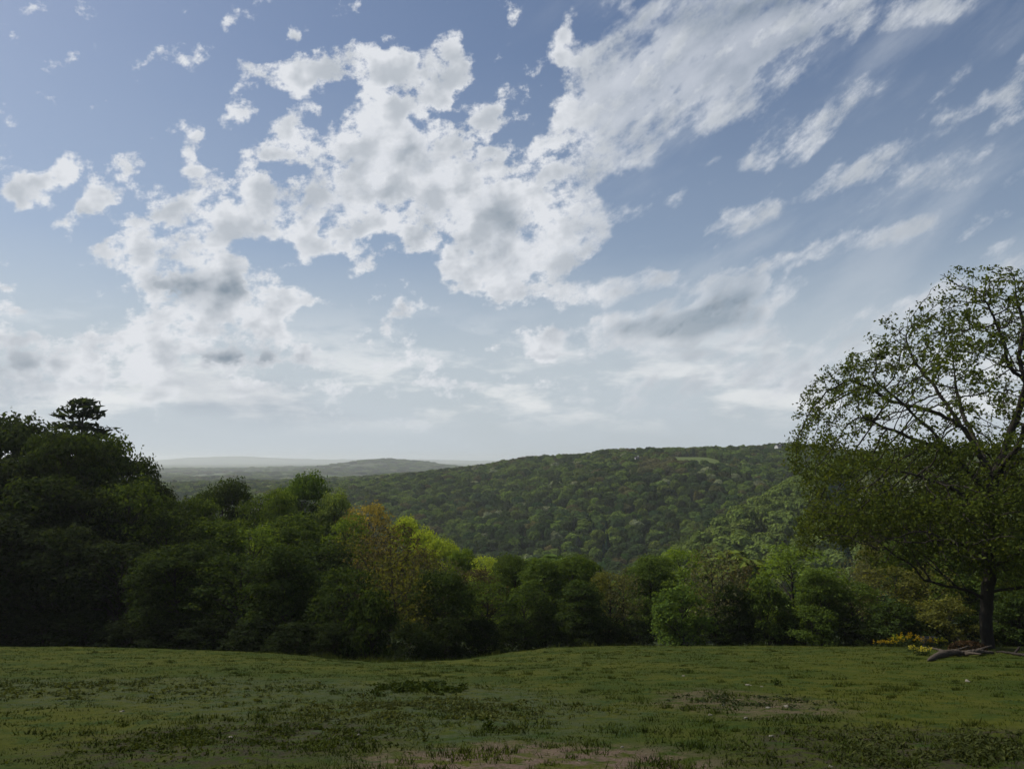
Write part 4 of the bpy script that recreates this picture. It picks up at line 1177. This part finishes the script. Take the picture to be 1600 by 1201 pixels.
def skin_obj(name, parent, lines, mat):
    """limbs given as (point, radius) polylines grown together into one surface"""
    bm = bmesh.new(); vs = []; rs_ = []
    for ln in lines:
        prev = None
        for (p, rd_) in ln:
            v = None
            for q, vv in enumerate(vs):
                if (vv.co - Vector(p)).length < .03: v = vv
            if v is None: v = bm.verts.new(p); vs.append(v); rs_.append(rd_)
            if prev is not None: bm.edges.new((prev, v))
            prev = v
    me = bpy.data.meshes.new(name); bm.to_mesh(me); bm.free(); me.materials.append(mat)
    ob_ = link(name, me, parent)
    ob_.modifiers.new('skin', 'SKIN')
    for q, rd_ in enumerate(rs_): me.skin_vertices[0].data[q].radius = (rd_, rd_)
    me.skin_vertices[0].data[0].use_root = True
    sb = ob_.modifiers.new('soft', 'SUBSURF'); sb.levels = 3; sb.render_levels = 3
    tx_ = bpy.data.textures.new('wood_lumps', 'CLOUDS'); tx_.noise_scale = .13
    dm = ob_.modifiers.new('lumps', 'DISPLACE'); dm.texture = tx_; dm.strength = .10; dm.mid_level = .5
    return ob_
log_root = bpy.data.objects.new('fallen_branch', None); COL.objects.link(log_root); log_root.location = org
tagged(log_root, 'pale weathered fallen tree limb lying on the grass left of the oak stem', 'log')
def L_(px_, py_, up, rd_): return (tuple(lie(px_, py_, up) - org), rd_)
skin_obj('limb', log_root, [
  [L_(1462, 1029, .12, .13), L_(1474, 1027, .20, .19), L_(1490, 1025, .20, .17), L_(1508, 1025, .16, .14), L_(1528, 1024, .24, .14), L_(1545, 1022, .12, .07), L_(1552, 1021, .08, .05)],
  [L_(1474, 1027, .20, .19), L_(1469, 1025, .34, .06), L_(1458, 1023, .40, .03), L_(1449, 1022, .30, .02)],
  [L_(1490, 1025, .20, .17), L_(1497, 1023, .30, .05), L_(1512, 1020, .40, .03), L_(1522, 1020, .36, .02)],
  [L_(1508, 1025, .16, .14), L_(1520, 1027, .22, .05), L_(1533, 1029, .24, .02)],
  [L_(1462, 1029, .12, .13), L_(1456, 1032, .10, .10), L_(1450, 1033, .05, .05)],
  [L_(1528, 1024, .24, .14), L_(1538, 1021, .34, .04), L_(1550, 1019, .42, .02)]], M_DEAD)
b2 = bpy.data.objects.new('fallen_branch', None); COL.objects.link(b2); b2.location = lie(1580, 1024)
tagged(b2, 'long thin dark branch lying right of the oak stem towards the right frame edge', 'branch')
o2 = lie(1580, 1024)
skin_obj('limb', b2, [[(tuple(lie(1556, 1019, .04) - o2), .03), (tuple(lie(1568, 1020, .08) - o2), .05), (tuple(lie(1585, 1023, .08) - o2), .06), (tuple(lie(1606, 1026, .08) - o2), .07), (tuple(lie(1640, 1028, .08) - o2), .08)],
  [(tuple(lie(1585, 1023, .08) - o2), .06), (tuple(lie(1594, 1019, .35) - o2), .04)]], M_BARK)
# a heap of brown dead bracken and earth behind the fallen limb
hp = lie(1512, 1016)
hr = bpy.data.objects.new('brush_heap', None); COL.objects.link(hr); hr.location = hp
tagged(hr, 'low heap of brown dead leaves between the fallen limb and the oak stem', 'heap')
n_ = 1500; an = r6.uniform(0, 6.283, n_); q_ = r6.uniform(0, 1, n_) ** .5
C_ = np.stack([np.cos(an) * q_ * 1.3, np.sin(an) * q_ * .7, .62 * np.sqrt(1 - q_ ** 2 * .98) * r6.uniform(.5, 1.05, n_)], 1)
V_, F_, A_ = leaf_quads(C_, .15, r6); ob_ = link('dead_leaves', mesh_np('dead_leaves', V_, F_, M_WEED, False, {'leaf': ('FACE', A_)}), hr); ob_.color = (.085, .052, .026, 1)
segs = []
for k in range(26):
    a_ = r6.uniform(0, 6.283); segs += limb((r6.normal() * .4, r6.normal() * .3, 0), (math.cos(a_) * 1.3, math.sin(a_) * .8, r6.uniform(.2, .85)), .02, .006, r6, .1, 3)
V_, F_ = tubes(segs, 4); link('twigs', mesh_np('twigs', V_, F_, M_DEAD), hr)

# ------------------------------------------------------------------ yellow flowering plants at the field edge
M_PETAL = leaf_mat('petals', transl=.4, var=.15)
FLOW = [(1362, 1003, .55, (.34, .24, .02), 'orange flowers, leftmost clump of the flowering row at the field edge'),
        (1377, 1003, .60, (.36, .28, .02), 'orange yellow flowers, second clump from the left in the flowering row'),
        (1394, 1004, .85, (.40, .32, .02), 'low deep yellow flowers in the middle of the flowering row'),
        (1408, 1003, 1.05, (.36, .25, .015), 'tallest orange clump in the flowering row'),
        (1424, 1004, .80, (.34, .24, .02), 'orange clump just right of the tallest in the flowering row'),
        (1440, 1005, .60, (.30, .20, .02), 'reddish orange clump left of the yellow green one in the flowering row'),
        (1454, 1007, .75, (.42, .40, .03), 'yellow green clump at the right end of the flowering row'),
        (1392, 1001, 1.1, (.20, .26, .03), 'tall yellow green stems behind the middle of the flowering row'),
        (1444, 1024, .45, (.42, .38, .06), 'small pale yellow plant standing alone left of the fallen limb')]
def flowers(px_, py_, hh, col, label, seed):
    r = np.random.default_rng(seed); g = stand(px_, 70.5 - (py_ - 1003) * 1.2) if py_ < 1015 else lie(px_, py_)
    root = bpy.data.objects.new('flowering_plant', None); COL.objects.link(root); root.location = g
    tagged(root, label, 'flowers', 'yellow and orange flowers at the field edge' if px_ != 1444 else None)
    segs, C_, Lc = [], [], []
    for k in range(15):
        p = np.array([r.normal() * .38, r.normal() * .2, hh * r.uniform(.6, 1.05)]); s0 = np.array([p[0] * .5, p[1] * .5, -.02])
        segs += limb(s0, p, .009, .005, r, .05, 3)
        C_.append(p + r.normal(size=(9, 3)) * .055); t = r.uniform(.05, .7, 10)[:, None]; Lc.append(s0 + (p - s0) * t + r.normal(size=(10, 3)) * .05)
    V_, F_ = tubes(segs, 4); ob_ = link('stem', mesh_np('stem', V_, F_, M_WEED), root); ob_.color = (.05, .07, .02, 1)
    V_, F_, A_ = leaf_quads(np.concatenate(C_), .085, r); ob_ = link('flower', mesh_np('flower', V_, F_, M_PETAL, False, {'leaf': ('FACE', A_)}), root); ob_.color = (*col, 1)
    V_, F_, A_ = leaf_quads(np.concatenate(Lc), .10, r, aniso=3.); ob_ = link('foliage', mesh_np('foliage', V_, F_, M_WEED, False, {'leaf': ('FACE', A_)}), root); ob_.color = (.05, .07, .018, 1)
for k, f_ in enumerate(FLOW): flowers(*f_, 900 + k)

# ------------------------------------------------------------------ water trough behind the flowers
M_TROUGH, h, b, o = new_mat('galvanised_steel')
b.inputs['Metallic'].default_value = .6; b.inputs['Roughness'].default_value = .45
h.l.new(h.mix(h.noise(h.n.new('ShaderNodeTexCoord').outputs['Object'], 8, 4, .6), (.035, .038, .042), (.10, .105, .115)), b.inputs['Base Color'])
M_WATER, h, b, o = new_mat('trough_water'); b.inputs['Base Color'].default_value = (.02, .025, .03, 1); b.inputs['Roughness'].default_value = .05; b.inputs['Specular IOR Level'].default_value = .5
def box(bm, x0, x1, y0, y1, z0, z1, ins=0.0):
    v = [bm.verts.new(c) for c in ((x0 + ins, y0 + ins, z0), (x1 - ins, y0 + ins, z0), (x1 - ins, y1 - ins, z0), (x0 + ins, y1 - ins, z0), (x0, y0, z1), (x1, y0, z1), (x1, y1, z1), (x0, y1, z1))]
    for f in ((3, 2, 1, 0), (4, 5, 6, 7), (0, 1, 5, 4), (1, 2, 6, 5), (2, 3, 7, 6), (3, 0, 4, 7)): bm.faces.new([v[k] for k in f])
def bm_obj(name, bm, mat, parent=None, bevel=0):
    if bevel: bmesh.ops.bevel(bm, geom=bm.edges[:], offset=bevel, segments=2, affect='EDGES')
    me = bpy.data.meshes.new(name); bm.to_mesh(me); bm.free(); me.materials.append(mat)
    return link(name, me, parent)
tg = stand(1438, 72.5)
tr_ = bpy.data.objects.new('water_trough', None); COL.objects.link(tr_); tr_.location = (tg[0], tg[1], tg[2] + .45); tr_.rotation_euler = (0, 0, .2)
tagged(tr_, 'small dark metal water trough half hidden behind the yellow flowers', 'trough')
bm = bmesh.new(); box(bm, -.62, .62, -.28, -.25, 0, .5); box(bm, -.62, .62, .25, .28, 0, .5); box(bm, -.62, -.59, -.25, .25, 0, .5); box(bm, .59, .62, -.25, .25, 0, .5); box(bm, -.588, .588, -.248, .248, .02, .05)
bm_obj('tub', bm, M_TROUGH, tr_)
bm = bmesh.new(); box(bm, -.66, .66, -.32, -.282, .46, .50); box(bm, -.66, .66, .282, .32, .46, .50); box(bm, -.66, -.622, -.28, .28, .46, .50); box(bm, .622, .66, -.28, .28, .46, .50)
bm_obj('rim', bm, M_TROUGH, tr_)
bm = bmesh.new(); box(bm, -.585, .585, -.245, .245, .38, .43); bm_obj('water', bm, M_WATER, tr_)
for sx_ in (-.45, .45):
    bm = bmesh.new(); box(bm, sx_ - .04, sx_ + .04, -.25, .25, -.45, -.003); bm_obj('leg', bm, M_TROUGH, tr_)

# ------------------------------------------------------------------ white houses on the ridge
M_WALL, h, b, o = new_mat('white_render'); h.l.new(h.mix(h.noise(h.n.new('ShaderNodeTexCoord').outputs['Object'], 1.5, 4, .6), (.55, .54, .50), (.72, .71, .67)), b.inputs['Base Color'])
M_ROOF, h, b, o = new_mat('slate_roof'); h.l.new(h.mix(h.noise(h.n.new('ShaderNodeTexCoord').outputs['Object'], 3, 4, .6), (.05, .05, .055), (.11, .10, .10)), b.inputs['Base Color'])
M_PANE, h, b, o = new_mat('window_glass'); b.inputs['Base Color'].default_value = (.02, .025, .03, 1); b.inputs['Roughness'].default_value = .1
def house(px_, dist, w, d, hw, hr_, rz, label, lift=0.0):
    dd = pdir(px_, 718); x = dd.x / dd.y * dist; g = gz(x, dist)
    root = bpy.data.objects.new('house', None); COL.objects.link(root); root.location = (x, dist, g + lift); root.rotation_euler = (0, 0, rz)
    tagged(root, label, 'house')
    bm = bmesh.new()
    P_ = [(-w / 2, -d / 2), (w / 2, -d / 2), (w / 2, d / 2), (-w / 2, d / 2)]
    lo = [bm.verts.new((a, c, -4 - lift)) for a, c in P_]; hi = [bm.verts.new((a, c, hw)) for a, c in P_]
    gl = bm.verts.new((-w / 2, 0, hw + hr_)); gr = bm.verts.new((w / 2, 0, hw + hr_))
    bm.faces.new((lo[0], lo[1], hi[1], hi[0])); bm.faces.new((lo[2], lo[3], hi[3], hi[2])); bm.faces.new((lo[1], lo[2], hi[2], gr, hi[1])); bm.faces.new((lo[3], lo[0], hi[0], gl, hi[3]))
    bm_obj('wall', bm, M_WALL, root)
    bm = bmesh.new(); e = .4
    for s in (-1, 1):
        sl = hr_ / (d / 2)
        q = [(-w / 2 - e, s * (d / 2 + e), hw - e * sl + .05), (w / 2 + e, s * (d / 2 + e), hw - e * sl + .05), (w / 2 + e, 0, hw + hr_ + .05), (-w / 2 - e, 0, hw + hr_ + .05)]
        a_ = [bm.verts.new(c) for c in q]; c_ = [bm.verts.new((c[0], c[1], c[2] + .18)) for c in q]
        bm.faces.new(a_); bm.faces.new(c_[::-1])
        for k in range(4): bm.faces.new((a_[k], a_[(k + 1) % 4], c_[(k + 1) % 4], c_[k]))
    rf = bm_obj('roof', bm, M_ROOF, root)
    bm = bmesh.new(); box(bm, w * .28, w * .28 + .9, -.4, .4, hw + hr_ - .9, hw + hr_ + 1.1); bm_obj('chimney', bm, M_WALL, rf)
    for zz_ in ((1.0, 2.3), (3.6, 4.8)):
        if zz_[1] > hw: continue
        for k in range(3):
            xx_ = -w / 2 + w * (k + .5) / 3
            bm = bmesh.new(); box(bm, xx_ - .5, xx_ + .5, -d / 2 - .04, -d / 2 + .1, zz_[0], zz_[1]); bm_obj('window', bm, M_PANE, root)
house(1217, 985, 8, 6, 4.6, 2.6, .5, 'white house among the trees on the skyline at the right', 6.3)
house(995, 800, 3.4, 3, 2.4, 1.4, .2, 'tiny white cottage high on the opposite hill', 8.2)

# ------------------------------------------------------------------ the air between here and the horizon
hz = bmesh.new(); box(hz, -19500, 19500, -19500, 19500, -160, 84)
M_HAZE = bpy.data.materials.new('haze'); M_HAZE.use_nodes = True; M_HAZE.node_tree.nodes.clear()
hh_ = N(M_HAZE.node_tree); ho = hh_.n.new('ShaderNodeOutputMaterial'); pv = hh_.n.new('ShaderNodeVolumePrincipled')
pv.inputs['Color'].default_value = (.95, .98, 1.0, 1); pv.inputs['Density'].default_value = 1.0e-4; pv.inputs['Anisotropy'].default_value = .35
hh_.l.new(pv.outputs[0], ho.inputs['Volume'])
tagged(bm_obj('haze', hz, M_HAZE), 'thin pale haze over the valley and plain', kind='stuff')
